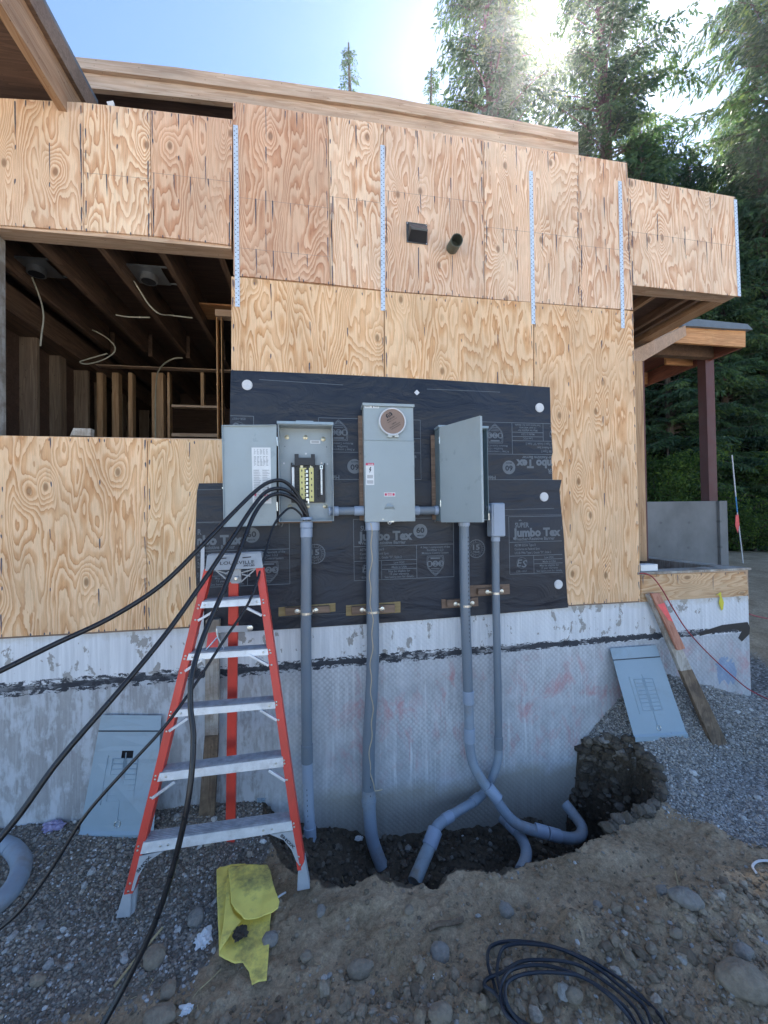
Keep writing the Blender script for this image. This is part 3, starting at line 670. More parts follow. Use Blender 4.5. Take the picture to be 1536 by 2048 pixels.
def crease(pa,pb,lvl,parent,w=.0035):
    mb=MB(); n=24; vs=[]
    for i in range(n+1):
        t=i/n; p=P(pa[0]+(pb[0]-pa[0])*t,pa[1]+(pb[1]-pa[1])*t,0); y=wrap_y(p.x,p.z,lvl)-.0014; vs+=[Vector((p.x,y,p.z+w/2)),Vector((p.x,y,p.z-w/2))]
    mb.add(vs,[(2*i,2*i+1,2*i+3,2*i+2) for i in range(n)]); mb.build('printed_line',M['print'],parent)
crease((519,760),(686,771),0,upW); crease((853,779),(999,785),0,upW)
crease((1008,1019),(1106,1017),1,loW); crease((395,980),(444,979),1,loW,.003); crease((392,1046),(600,1044),1,loW,.002); crease((1008,1031),(1122,1029),1,loW,.002)
crease((560,1232),(780,1222),1,loW,.002)
# cap nails
def capnail(px,py,parent,lvl,r=.036,label=None):
    c=P(px,py,0); c.y=wrap_y(c.x,c.z,lvl)-.001; mb=MB()
    mb.lathe(c,(0,-1,0),[(r,0),(r,.004),(r*.88,.0075),(r*.78,.0015),(r*.55,.002),(r*.48,.0045),(r*.30,.0045),(r*.25,.002),(r*.10,.002)],28,smooth=False)
    mb.disc(c+Vector((0,-.002,0)),.004,.004,n=10,mi=1)
    for ra,rb,hh in ((r*.60,r*.74,.0026),(r*.14,r*.24,.0028)):
        vs=[]
        for k in range(28): a_=6.2832*k/28; vs+=[c+Vector((ra*math.cos(a_),-hh,ra*math.sin(a_))),c+Vector((rb*math.cos(a_),-hh,rb*math.sin(a_)))]
        mb.add(vs,[(2*k,2*k+1,(2*k+3)%56,(2*k+2)%56) for k in range(28)],2)
    mb.build('cap_washer',[M['washer'],M['steel'],M['groove_shade']],parent)
M['groove_shade']=simple('groove_shade',(.30,.33,.36),.6)  # grey rings put the shade of the grooves into the washer colour
M['washer']=simple('white_plastic_washer',(.62,.63,.64),.5,var=.06)
for q,par,l in (((495,771),upW,0),((1078,816),upW,0),((1086,994),loW,1),((1114,1168),loW,1)): capnail(*q,par,l)
c=P(833,786,0); c.y=wrap_y(c.x,c.z,0)-.001; r=.021
mb=MB(); mb.slab([c+Vector((0,0,r)),c+Vector((r,0,0)),c+Vector((0,0,-r)),c+Vector((-r,0,0))],(0,-.002,0)); mb.disc(c+Vector((0,-.002,0)),.004,.002,n=8,mi=1); mb.build('square_washer',[M['washer'],M['steel']],upW)

# ================================================================== PANEL BOARD 1 (open door)
YB=-.135
p1=thing('panel_box','open grey electrical panel box showing its breaker bus and black cables','electrical panel',P(611,1043,-.02))
c=[P(556,849,YB),P(666,850,YB),P(667,1043,YB),P(558,1043,YB)]
xL=(c[0].x+c[3].x)/2; xR=(c[1].x+c[2].x)/2; zT=(c[0].z+c[1].z)/2; zB=(c[2].z+c[3].z)/2; t=.004
mb=MB(); yk=-.03
mb.box(xL,xR,yk,yk+.004,zB,zT); mb.box(xL,xL+t,YB,yk-.0005,zB,zT); mb.box(xR-t,xR,YB,yk-.0005,zB,zT); mb.box(xL+t+.0002,xR-t-.0002,YB,yk-.0005,zT-t,zT); mb.box(xL+t+.0002,xR-t-.0002,YB+.001,yk-.0005,zB,zB+t)
mb.build('enclosure',M['box_in'],p1)
mb=MB(); mb.box(xL-.006,xR+.006,YB-.012,yk,zT+.001,zT+.02); mb.box(xL+.12,xR-.13,YB-.010,YB+.02,zT+.0205,zT+.026); mb.build('rain_lip',M['cover'],p1,bevel=.002)
mb=MB(); mb.box(xL-.015,xR-.01,yk+.0045,-.018,zB-.01,zT-.03); mb.build('backing_board',M['brown_block'],p1)
iw=xR-xL; ih=zT-zB
def IP(u,v,y=yk): return Vector((xL+u*iw,y,zT-v*ih))
# coordinates u,v inside the box measured on the photograph
def ibx(mb,u0,u1,v0,v1,y0,y1,mi=0): return mb.box(xL+u0*iw,xL+u1*iw,y1,y0,zT-v1*ih,zT-v0*ih,mi)
mb=MB(); ibx(mb,.21,.85,.40,.80,yk-.001,yk-.028); ibx(mb,.21,.235,.375,.40,yk-.001,yk-.02); ibx(mb,.84,.855,.375,.40,yk-.001,yk-.02)
ibx(mb,.29,.66,.33,.41,yk-.029,yk-.055); ibx(mb,.285,.36,.29,.42,yk-.0285,yk-.05); ibx(mb,.59,.665,.29,.42,yk-.0285,yk-.05)
for k in range(12):
    for u0 in (.30,.70): ibx(mb,u0,u0+.05,.455+k*.026,.468+k*.026,yk-.0285,yk-.042)
mb.build('breaker_base',M['blackplas'],p1,bevel=.0012)
mb=MB(); ibx(mb,.375,.50,.435,.765,yk-.0285,yk-.047); ibx(mb,.55,.635,.435,.79,yk-.0285,yk-.047); ibx(mb,.39,.44,.40,.434,yk-.0285,yk-.045,1); ibx(mb,.57,.62,.40,.434,yk-.0285,yk-.045,1)
mb.build('bus_cover',[M['yellowbus'],M['brass']],p1,bevel=.001)
mb=MB()
for k in range(8):
    v=.45+k*.042; ibx(mb,.465,.53,v,v+.010,yk-.0475,yk-.0485); ibx(mb,.53,.55,v+.001,v+.03,yk-.0475,yk-.0485) if k%1==0 else 0; ibx(mb,.468,.488,v+.0105,v+.034,yk-.0475,yk-.0485)
for k in range(5):
    ibx(mb,.405,.425,.455+k*.063,.475+k*.063,yk-.0475,yk-.0487); ibx(mb,.585,.605,.48+k*.063,.50+k*.063,yk-.0475,yk-.0487)
mb.build('bus_slots',M['blackplas'],p1)
mb=MB()
for k in range(8):
    v=.45+k*.042; ibx(mb,.492,.529,v+.011,v+.037,yk-.0475,yk-.0505)
ibx(mb,.52,.545,.76,.81,yk-.03,yk-.05); mb.build('bus_fingers',M['steel'],p1)
for u0,u1,v0,v1 in ((.23,.275,.43,.72),(.765,.80,.45,.72)):
    mb=MB(); ibx(mb,u0,u1,v0,v1,yk-.0285,yk-.05)
    for k in range(18): p=IP((u0+u1)/2,v0+.012+k*(v1-v0-.02)/18,yk-.05); mb.disc(p,.0035,.0015,n=8,mi=1)
    mb.build('neutral_bar',[M['washer'],M['steel']],p1)
mb=MB(); ibx(mb,.755,.81,.41,.448,yk-.029,yk-.055); mb.disc(IP(.782,.428,yk-.055),.006,.003,n=10,mi=1); mb.build('lug',[M['steel'],M['hole']],p1)
for u,v in ((.14,.10),(.49,.10),(.83,.115),(.18,.84),(.51,.84),(.85,.84)):
    mb=MB(); q=IP(u,v,yk-.0005); mb.lathe(q,(0,-1,0),[(.017,0),(.016,.003),(.010,.0045),(.006,.007),(.002,.007)],20); mb.build('mounting_bolt',M['brass'],p1)
for u,v in ((.08,.38),(.495,.275),(.79,.375),(.90,.385),(.80,.58),(.10,.2),(.89,.2)):
    MB().disc(IP(u,v,yk-.0005),.007 if v>.25 else .003,.002,n=12).build('knockout',M['washer'] if v>.25 else M['hole'],p1)
mb=MB(); ibx(mb,.58,.77,.13,.165,yk-.0005,yk-.0015)
for k in range(3): ibx(mb,.60,.75,.137+k*.008,.141+k*.008,yk-.0017,yk-.002,1)
mb.build('rating_label',[M['white'],M['ink']],p1)
# door, hinged at the left and swung fully open
dz0=P(553,1050,YB-.01); d=[P(444,851,YB-.03),P(553,850,YB-.006),P(553,1051,YB-.006),P(448,1054,YB-.03)]
mb=MB(); mb.slab(d,(0,.004,0)); dd=(d[1]-d[0]).normalized()
mb.slab([d[0],d[1],d[1]+Vector((0,0,-.006)),d[0]+Vector((0,0,-.006))],(0,-.014,0)); mb.slab([d[3]+Vector((0,0,.005)),d[2]+Vector((0,0,.005)),d[2],d[3]],(0,-.012,0)); mb.slab([d[0]+Vector((0,0,-.007)),d[0]+dd*.005+Vector((0,0,-.007)),d[3]+dd*.005+Vector((0,0,.006)),d[3]+Vector((0,0,.006))],(0,-.012,0))
door=mb.build('door',M['box'],p1,bevel=.001)
def DP(a,b_,o=0): # px on door plane
    f=(a-444)/(553-444); y=YB-.03+.024*f-o; return P(a,b_,y)
mb=MB(); q=[DP(503,895,.002),DP(541,895,.002),DP(543,1007,.002),DP(505.5,1007,.002)]; mb.slab(q,(0,.001,0))
def LQ(u,v): return q[0].lerp(q[1],u).lerp(q[3].lerp(q[2],u),v)
r2=random.Random(3)
def lstrip(mb,u0,u1,v0,v1,mi,LQ=LQ,o=.0008): mb.add([LQ(a,b_)+Vector((0,-o,0)) for a,b_ in ((u0,v0),(u1,v0),(u1,v1),(u0,v1))],[(0,3,2,1)],mi)
for k in range(14):
    for cidx in range(5): 
        u=.12+cidx*.16; lstrip(mb,u,u+r2.uniform(.04,.12),.03+k*.017 if k<6 else .16+(k-6)*.022,.036+k*.017 if k<6 else .168+(k-6)*.022,1)
for k in range(26):
    side=k%2; v=.40+(k//2)*.043; u=.08+side*.46
    for j in range(3): lstrip(mb,u,u+r2.uniform(.25,.40),v+j*.011,v+j*.011+.004,1 if not(side and v>.75) else 1)
for k in range(2): lstrip(mb,.10+.5*k,.2+.5*k,.8,.87,2); 
lstrip(mb,.8,.86,.7,.76,3); lstrip(mb,.76,.80,.83,.95,2)
mb.build('wiring_label',[M['white'],M['ink'],M['redink'],M['inkdk']],door)
for a,b_ in ((553,880),(553,1010)):
    mb=MB(); s0=P(554,a and b_-6,YB-.012); s1=P(555,b_+12,YB-.012); mb.tube([s0,s1],.005,8); mb.build('hinge',M['steel'],door)
MB().disc(P(446,976,YB-.035),.006,.004,n=10).build('latch_rivet',M['steel'],door)

# ================================================================== METER
p2=thing('meter_socket','tall grey meter box with a round brown card cover and warning stickers','meter box',P(778,1043,-.02))
YM=-.145
c=[P(727,812,YM),P(828,815,YM),P(829,1043,YM),P(730,1043,YM)]
mxL=(c[0].x+c[3].x)/2; mxR=(c[1].x+c[2].x)/2; mzT=(c[0].z+c[1].z)/2; mzB=(c[2].z+c[3].z)/2
mzs=P(778,881,YM).z
mb=MB(); mb.box(mxL+.004,mxR-.004,YM+.004,-.035,mzB+.004,mzT-.002); mb.build('enclosure',M['box'],p2,bevel=.003)
mb=MB(); mb.box(mxL-.025,mxR-.03,-.034,-.014,mzB+.01,mzT-.04); mb.build('backing_board',M['brown_block'],p2)
mb=MB(); mb.box(mxL,mxR,YM-.001,YM+.0035,mzB,mzs-.002); mb.box(mxL,mxL+.002,YM+.004,YM+.03,mzB,mzs-.002); mb.box(mxL,mxR,YM+.004,YM+.03,mzB-.002,mzB+.0); front=mb.build('lower_cover',M['box'],p2,bevel=.0012)
# upper cover with round opening collar
mb=MB(); mb.box(mxL+.001,mxR-.001,YM+.0005,YM+.0035,mzs,mzT-.001); mb.box(mxL+.001,mxR-.001,YM-.004,YM+.0003,mzs-.0015,mzs+.003); ucov=mb.build('upper_cover',M['box'],p2,bevel=.001)
mb=MB(); mb.box(mxL-.006,mxR+.006,YM-.014,-.034,mzT,mzT+.020); mb.build('rain_lip',M['box'],p2,bevel=.002)
mc=P(785,843,YM-.02); mc.y=YM
R_=.092
mb=MB(); mb.lathe(mc,(0,-1,0),[(R_+.012,0),(R_+.002,.006),(R_-.004,.016)],40); mb.build('collar',M['box'],ucov)
mb=MB(); n=48; pr=[]
for k in range(n+1): a=2*math.pi*k/n; pr.append(mc+Vector((math.cos(a)*R_,-.021,math.sin(a)*R_)))
mb.tube(pr,.0055,8,cap=False); mb.build('sealing_ring',M['washer'],ucov)
MB().disc(mc+Vector((0,-.015,0)),R_-.003,.004,n=40).build('card_cover',M['tan'],ucov)
mb=MB(); A_=math.radians(30)
def CF(u,v): # disc local cm -> world, rotated
    return mc+Vector(((u*math.cos(A_)-v*math.sin(A_))*.01,-.0200,(u*math.sin(A_)+v*math.cos(A_))*.01))
def ctxt(s,u,v,h,w,bold=.01):
    me=text_mesh(s,1,bold); xs=[q_.co.x for q_ in me.vertices]; x0=min(xs); sx_=w/(max(xs)-x0); mb.mesh(me,lambda c_:CF(u-w/2+(c_.x-x0)*sx_,v+c_.y*h/.73))
def cbar(u0,u1,v0,v1): mb.add([CF(u0,v0),CF(u1,v0),CF(u1,v1),CF(u0,v1)],[(0,1,2,3)])
ctxt('MILBANK',.2,1.9,1.15,6.4,.01)
for s in (-1,1):  # emblem: bars in broken arcs
    for i in range(8):
        a0=math.radians(90-s*(28+i*13)); a1=math.radians(90-s*(28+(i+1)*13)); w0=1.45-.7*abs((i-3.5)/4)**2
        mb.add([CF(2.5*math.cos(a0)+.2,5.0+2.0*math.sin(a0)),CF(2.5*math.cos(a1)+.2,5.0+2.0*math.sin(a1)),CF(w0*math.cos(a1)+.2,5.0+w0*math.sin(a1)),CF(w0*math.cos(a0)+.2,5.0+w0*math.sin(a0))],[(0,1,2,3)])
cbar(-.5,.1,3.6,5.5); cbar(.45,.95,3.6,5.5); mb.disc(CF(.2,6.4),.004,.0003,n=12)
ctxt('MILBANK MFG. CO. KANSAS CITY, MO',.3,.55,.55,7.6)
ctxt('WARNING',.3,-1.9,.8,3.6,.02); ctxt('BE SURE TO REPLACE',.2,-3.4,.75,8.6,.02); ctxt('WITH ENCLOSURE PAD',.2,-4.8,.75,7.6,.02)
mb.build('printing',M['inkdk'],ucov)
mb=MB()
for s in (-1,1): mb.box(mc.x+.004+s*.024-.014,mc.x+.004+s*.024+.014,YM-.030,YM-.006,mc.z-R_-.018,mc.z-R_-.002)
mb.tube([mc+Vector((-.028,-.034,-R_-.009)),mc+Vector((.042,-.034,-R_-.009))],.0035,8); mb.build('ring_clamp',M['steel'],ucov,bevel=.001)
def sticker(parent,x0,x1,z0,z1,y,parts,mats,name='sticker'):
    mb=MB(); mb.box(x0,x1,y-.0008,y,z0,z1)
    for (u0,u1,v0,v1,mi) in parts:
        mb.add([(x0+u0*(x1-x0),y-.0014,z1-v1*(z1-z0)),(x0+u1*(x1-x0),y-.0014,z1-v1*(z1-z0)),(x0+u1*(x1-x0),y-.0014,z1-v0*(z1-z0)),(x0+u0*(x1-x0),y-.0014,z1-v0*(z1-z0))],[(0,1,2,3)],mi)
    return mb
a=P(729,807+3,YM);b=P(758,817,YM)
mb=sticker(p2,a.x,b.x,b.z,a.z,YM-.002,[(0,.45,.0,.22,1),(.6,1,0,.2,1),(.05,.35,.4,.5,2),(.05,.4,.6,.7,2),(.65,.95,.4,.5,2),(.65,.95,.6,.7,2),(.5,.57,.25,.85,3)],0); mb.build('sticker',[M['white'],M['redink'],M['ink'],M['inkdk']],p2)
a=P(731.5,926,YM);b=P(748.5,970,YM)
mb=sticker(p2,a.x,b.x,b.z,a.z,YM-.0015,[(0,1,0,.11,1)]+[(.15,.85,.55+.04*k,.57+.04*k,2) for k in range(4)]+[(.12,.88,.80+.05*k,.825+.05*k,2) for k in range(3)],0)
X0,X1,Z0,Z1=a.x,b.x,b.z,a.z
me=text_mesh('DANGER',1,.02); xs=[q_.co.x for q_ in me.vertices]; mb.mesh(me,lambda c_:Vector((X0+(X1-X0)*(.25+.68*(c_.x-min(xs))/(max(xs)-min(xs))),YM-.0036,Z1-(Z1-Z0)*.095+c_.y*.014)),0)
bolt=[(.55,.17),(.38,.30),(.48,.31),(.42,.47),(.66,.30),(.55,.29),(.66,.19)]
mb.add([(X0+u*(X1-X0),YM-.0036,Z1-v*(Z1-Z0)) for u,v in bolt],[tuple(range(7))],3)
mb.build('sticker',[M['white'],M['redink'],M['ink'],M['inkdk']],p2)
a=P(768,985,YM);b=P(790.5,993,YM)
mb=sticker(p2,a.x,b.x,b.z,a.z,YM-.0015,[(.06,.25,.2,.8,1),(.75,.94,.2,.8,1),(.3,.7,.15,.3,1),(.3,.7,.42,.55,1),(.3,.7,.68,.8,1)],0); mb.build('sticker',[M['white'],M['redink']],p2)
hp=P(779,1015,YM-.001)
mb=MB(); hp.y=YM-.001
vs=[hp+Vector((-.042,-.0005,-.012)),hp+Vector((.042,-.0005,-.012)),hp+Vector((.025,-.013,.006)),hp+Vector((-.025,-.013,.006)),hp+Vector((-.018,-.001,.028)),hp+Vector((.018,-.001,.028))]
mb.add(vs,[(0,1,2,3),(3,2,5,4),(0,3,4),(1,5,2)]); mb.build('pull_tab',M['box'],front)
mb=MB(); q_=P(779,1044,YM-.006); mb.tube([q_+Vector((.011*math.cos(t_),-.002,-.004+.011*math.sin(t_))) for t_ in np.linspace(0,6.28,16)],.0025,6,cap=False); mb.box(q_.x-.006,q_.x+.03,YM-.008,YM-.002,q_.z-.002,q_.z+.007); mb.disc(P(766,1038.5,YM-.001),.005,.004,n=12); mb.build('seal_hasp',M['steel'],p2)

# ================================================================== PANEL 2 (door ajar)
p3=thing('panel_box','grey electrical box right of the meter with its door swung half open','electrical panel',P(925,1043,-.02))
c=[P(879,856,YB),P(976,857,YB),P(977,1040,YB),P(880,1042,YB)]
aL=(c[0].x+c[3].x)/2; aR=(c[1].x+c[2].x)/2; aT=(c[0].z+c[1].z)/2; aB=(c[2].z+c[3].z)/2
mb=MB(); mb.box(aL,aR,yk,yk+.004,aB,aT); mb.box(aL,aL+t,YB,yk-.0005,aB,aT); mb.box(aR-t,aR,YB,yk-.0005,aB,aT); mb.box(aL+t+.0002,aR-t-.0002,YB,yk-.0005,aT-t,aT); mb.box(aL+t+.0002,aR-t-.0002,YB+.001,yk-.0005,aB,aB+t)
mb.build('enclosure',M['box_in2'] if 'box_in2' in M else M['box_in'],p3)
mb=MB(); mb.box(aL-.006,aR+.006,YB-.012,yk,aT+.001,aT+.018); mb.build('rain_lip',M['cover'],p3,bevel=.002)
mb=MB(); mb.box(aL-.03,aR-.03,yk+.0045,-.018,aB+.01,aT-.03); mb.build('backing_board',M['brown_block'],p3)
yo=-.50; hx=aL+.001; fe=P(963,940,yo).x; w_=.40
fx=math.sqrt(max(w_**2-(abs(yo)-abs(YB))**2,.01))+hx; fx=fe
n0=Vector((hx,YB-.014,0)); n1=Vector((fx,yo,0)); dv=(n1-n0).normalized(); nv=dv.cross(Vector((0,0,1)))
if nv.y>0: nv=-nv
zt_,zb_=P(963,838,yo).z,P(963,1044,yo).z
def dq(p,z): return Vector((p.x,p.y,z))
mb=MB(); mb.slab([dq(n0,aT+.0),dq(n1,aT),dq(n1,aB-.01),dq(n0,aB-.01)],nv*.004)
mb.slab([dq(n1-dv*.004,aT-.001),dq(n1-dv*.0,aT-.001),dq(n1,aB-.009),dq(n1-dv*.004,aB-.009)],-nv*.016)
mb.slab([dq(n0,aT),dq(n1-dv*.005,aT),dq(n1-dv*.005,aT-.004),dq(n0,aT-.004)],-nv*.014); mb.slab([dq(n0,aB-.006),dq(n1-dv*.005,aB-.006),dq(n1-dv*.005,aB-.010),dq(n0,aB-.010)],-nv*.014)
mb.build('door',M['box'],p3,bevel=.001)
print('door2 top px should be 838: zt',zt_,aT,'bottom',zb_,aB)
for z in (aT-.12,aB+.1): MB().tube([(hx-.004,YB-.016,z),(hx-.004,YB-.016,z+.05)],.005,8).build('hinge',M['steel'],p3)
mb=MB(); mb.lathe((aR-t-.0005,-.085,aB+.09),(-1,0,0),[(.026,0),(.026,.006),(.018,.006),(.018,.001)],20); mb.build('locknut',M['pvc'],p3)
mb=MB(); mb.tube([(aR-.004,YB-.004,aB+.0),(aR-.004,YB-.004,aB+.05)],.004,8); mb.build('latch_wire',M['steel'],p3)

# ================================================================== CONDUITS
def conduit(name,label,cat='conduit',at=(0,0,0)): return thing(name,label,cat,at,group=None)
def ctube(par,pts,r,name='pipe',m='pvc',n=20,sm=8): 
    return MB().tube(spline(pp(*pts),sm),r,n).build(name,M[m],par)
def coup(par,a,b,r,m='pvc_lt',name='coupling'):
    A1=P(*a);B1=P(*b); ax=(B1-A1); L_=ax.length
    return MB().lathe(A1,ax,[(r-.004,0),(r,.003),(r,L_-.003),(r-.004,L_)],24).build(name,M[m],par)
Yp=-.10
c1=thing('conduit','grey conduit behind the ladder rising to the open panel box','conduit',P(620,1700,Yp))
ctube(c1,[(613,1050,Yp),(612,1250,Yp),(613,1400,Yp),(614,1495,Yp)],.0365)
coup(c1,(614,1488,Yp),(614.5,1525,Yp),.040,'pvc','bell_end'); ctube(c1,[(614.5,1520,Yp),(617,1600,Yp-.01),(620,1660,Yp-.02)],.0365,m='pvc_lt',name='lower_pipe'); coup(c1,(619.5,1652,Yp-.018),(621,1692,Yp-.022),.042); ctube(c1,[(621,1690,Yp-.022),(623,1712,Yp-.03),(626,1740,Yp-.04)],.0365,m='pvc_lt',name='lower_pipe')
coup(c1,(613,1056,Yp),(613,1044,Yp),.044,name='terminal_adapter'); coup(c1,(613,1075,Yp),(613,1056,Yp),.041,name='terminal_adapter')
mb=MB(); q_=P(613,1036,Yp); mb.lathe(q_+Vector((0,0,-.012)),(0,0,1),[(.040,0),(.040,.012),(.036,.018),(.033,.018),(.032,.002)],24); mb.build('bushing',M['pvc_lt'],c1)
c2=thing('conduit','thick grey conduit rising to the meter box with twine hanging down it','conduit',P(750,1700,Yp))
ctube(c2,[(745,1050,Yp),(745,1200,Yp),(746,1300,Yp),(743,1390,Yp),(738,1480,Yp),(737,1560,Yp-.01),(738,1585,Yp-.012)],.0445,sm=10)
coup(c2,(745,1044,Yp),(745,1061,Yp),.051,name='terminal_adapter')
ctube(c2,[(737,1578,Yp-.01),(737.5,1598,Yp-.013),(738,1612,Yp-.015)],.048,name='bell_end',m='pvc_low'); MB().tube(spline(pp((737.5,1598,Yp-.013),(738,1604,Yp-.014)),3),.051,20).build('bell_rim',M['pvc_low'],c2)
ctube(c2,[(738,1600,Yp-.014),(740,1640,Yp-.025),(744,1675,Yp-.04),(753,1705,Yp-.06),(765,1735,Yp-.09)],.044,name='elbow',m='pvc_low')
c3=thing('conduit','grey conduit crossing in front of the thinner one and hooking up in the trench','conduit',P(1000,1650,-.2))
ctube(c3,[(928,1050,Yp),(930,1200,Yp),(934,1320,Yp),(936,1385,Yp)],.0365)
ctube(c3,[(937,1400,Yp),(939,1470,Yp)],.0355,m='pvc_low',name='pipe')
coup(c3,(936.5,1381,Yp),(937,1407,Yp),.041); coup(c3,(938.8,1456,Yp),(939.2,1484,Yp),.041)
ctube(c3,[(939,1480,Yp),(941,1505,Yp-.005),(949,1535,Yp-.02),(968,1567,Yp-.05),(985,1588,Yp-.08),(1005,1618,Yp-.12),(1030,1645,Yp-.16),(1062,1659,Yp-.2),(1085,1665,Yp-.22)],.0355,name='elbow',m='pvc_low')
coup(c3,(976,1574,Yp-.065),(997,1600,Yp-.103),.041); coup(c3,(1070,1659,Yp-.205),(1095,1666,Yp-.225),.042); coup(c3,(1096,1666,Yp-.226),(1120,1673,Yp-.235),.042)
ctube(c3,[(1112,1671,Yp-.232),(1140,1677,Yp-.235),(1160,1672,Yp-.22),(1164,1655,Yp-.19),(1152,1635,Yp-.14),(1138,1617,Yp-.09),(1130,1607,Yp-.06)],.0365,name='elbow',m='pvc_low')
def marks(par,a,b,n,r):
    A1=P(*a);B1=P(*b); mb=MB()
    for k in range(n):
        p_=A1.lerp(B1,(k+.5)/n)+Vector((-.004,-r+.0002,0)); mb.box(p_.x-.0018,p_.x+.0018,p_.y-.0012,p_.y+.003,p_.z-.006,p_.z+.005)
    mb.build('printed_line',M['inkdk'],par)
marks(c1,(615,1568,Yp-.006),(617.5,1640,Yp-.015),7,.0365)
marks(c2,(741,1540,Yp-.01),(740,1592,Yp-.013),3,.046)
MB().lathe(P(928,1045,Yp),(0,0,-1),[(.043,0),(.043,.022),(.038,.022),(.037,.03)],12,smooth=False).build('terminal_adapter',M['pvc_lt'],c3)
mb=MB()
for k in range(26):
    y_=1075+k*8.3; a_=P(936.0+(y_-1050)*.012,y_,Yp-.034); mb.box(a_.x-.002,a_.x+.002,a_.y-.001,a_.y+.004,a_.z-.006,a_.z+.006)
mb.build('printed_line',M['inkdk'],c3)
c4=thing('conduit','thinner grey conduit from the elbow box that passes behind and widens into a buried pipe','conduit',P(900,1650,-.2))
Y4=-.085
q0=P(976,1006,Y4); q1=P(1006,1073,Y4)
mb=MB(); mb.box(q0.x+.004,q1.x,-.135,-.035,q1.z,q0.z); mb.build('elbow_box',M['pvc_lt'],c4,bevel=.014)
mb=MB(); mb.box(q0.x+.018,q1.x-.008,-.141,-.1355,q1.z+.008,q0.z-.008); mb.build('box_cover',M['pvc_lt'],c4,bevel=.004)
mb=MB(); mb.lathe((aR,-.085,aB+.09),(1,0,0),[(.034,0),(.034,.012),(.028,.014),(.028,.04)],20); mb.build('locknut',M['pvc_lt'],c4)
coup(c4,(991,1070,Y4),(991,1083,Y4),.033)
ctube(c4,[(991,1080,Y4),(992,1200,Y4),(995,1350,Y4),(997,1480,Y4)],.0285)
coup(c4,(997,1473,Y4),(997,1498,Y4),.0325,'pvc','bell_end')
ctube(c4,[(997,1495,Y4),(996,1520,Y4),(985,1555,Y4+.01),(968,1585,Y4+.0),(950,1602,Y4-.04),(925,1617,Y4-.09),(900,1632,Y4-.13),(880,1645,Y4-.17)],.0305,name='elbow',m='pvc_low')
coup(c4,(958,1594,Y4-.02),(945,1605,Y4-.05),.035,'pvc_low'); coup(c4,(903,1631,Y4-.125),(887,1641,Y4-.155),.037)
ctube(c4,[(890,1639,Y4-.15),(873,1655,Y4-.19),(866,1678,Y4-.23)],.0355,name='elbow',m='pvc_low')
coup(c4,(871,1659,Y4-.20),(858,1694,Y4-.26),.049)
ctube(c4,[(860,1690,Y4-.255),(845,1725,Y4-.33),(828,1765,Y4-.42)],.042,name='buried_pipe',m='pvc_old')
c5=thing('conduit','short curved grey conduit end sticking up in the middle of the trench','conduit',P(1045,1700,-.5))
ctube(c5,[(1000,1632,-.10),(1022,1652,-.16),(1040,1672,-.25),(1052,1698,-.38),(1050,1722,-.50),(1040,1745,-.60)],.036,name='elbow',m='pvc_low')
coup(c5,(1016,1645,-.145),(1033,1662,-.205),.040)
# horizontal nipples
nA=thing('conduit','short level grey conduit joining the open panel and the meter box','conduit',P(697,1022,-.085))
za=P(697,1022,-.085).z
MB().tube([(xR-.03,-.085,za),(mxL+.01,-.085,za)],.030,20).build('pipe',M['pvc'],nA)
for x0_,x1_ in ((xR+.002,xR+.035),(mxL-.07,mxL-.002)): MB().lathe((x0_,-.085,za),(1,0,0),[(.032,0),(.035,.003),(.035,x1_-x0_-.003),(.032,x1_-x0_)],24).build('coupling',M['pvc_lt'],nA)
MB().lathe((xR-.034,-.085,za),(1,0,0),[(.036,0),(.036,.012),(.03,.012)],10,smooth=False).build('locknut',M['pvc_lt'],nA)
nB=thing('conduit','short level grey conduit joining the meter box and the half open box','conduit',P(852,1021,-.085))
zb2=P(852,1021,-.085).z
MB().tube([(mxR-.01,-.085,zb2),(aL+.01,-.085,zb2)],.030,20).build('pipe',M['pvc'],nB)
for x0_,x1_ in ((mxR+.002,mxR+.045),(aL-.03,aL-.002)): MB().lathe((x0_,-.085,zb2),(1,0,0),[(.032,0),(.035,.003),(.035,x1_-x0_-.003),(.032,x1_-x0_)],24).build('coupling',M['pvc_lt'],nB)
# pipe supports
def support(nm,q,blk_,pipe_px,py,r,Y,label,m1='pine_pt',m2='brown_block'):
    s=thing('pipe_support',label,'pipe support',P(*q[2],-.02),group=None)
    MB().slab([P(*k,-.022) for k in q],(0,.014,0)).build('board',M[m1],s,bevel=.0015)
    MB().slab([P(*k,-.055) for k in blk_],(0,.032,0)).build('block',M[m2],s,bevel=.003)
    cx=P(pipe_px,py,Y); mb=MB(); pts=[]
    pts.append(Vector((cx.x-r-.045,-.058,cx.z+.006))); pts.append(Vector((cx.x-r-.004,-.060,cx.z+.004)))
    for k in range(13):
        a=math.pi*(1-k/12); pts.append(Vector((cx.x+(r+.0025)*math.cos(a),Y-(r+.0025)*math.sin(a),cx.z)))
    pts.append(Vector((cx.x+r+.004,-.060,cx.z+.004))); pts.append(Vector((cx.x+r+.045,-.058,cx.z+.006)))
    vs=[]
    for p_ in pts: vs+=[p_+Vector((0,0,.008)),p_+Vector((0,0,-.008))]
    mb.add(vs,[(2*i,2*i+1,2*i+3,2*i+2) for i in range(len(pts)-1)]); st_=mb.build('pipe_strap',M['steel'],s); md=st_.modifiers.new('t','SOLIDIFY'); md.thickness=.002; md.offset=1
    for sg in (-1,1):
        b0=Vector((cx.x+sg*(r+.028),-.060,cx.z+.006)); MB().lathe(b0,(0,-1,0),[(.017,0),(.015,.004),(.009,.005),(.008,.012),(.003,.013)],16).build('bolt',M['steel'],s)
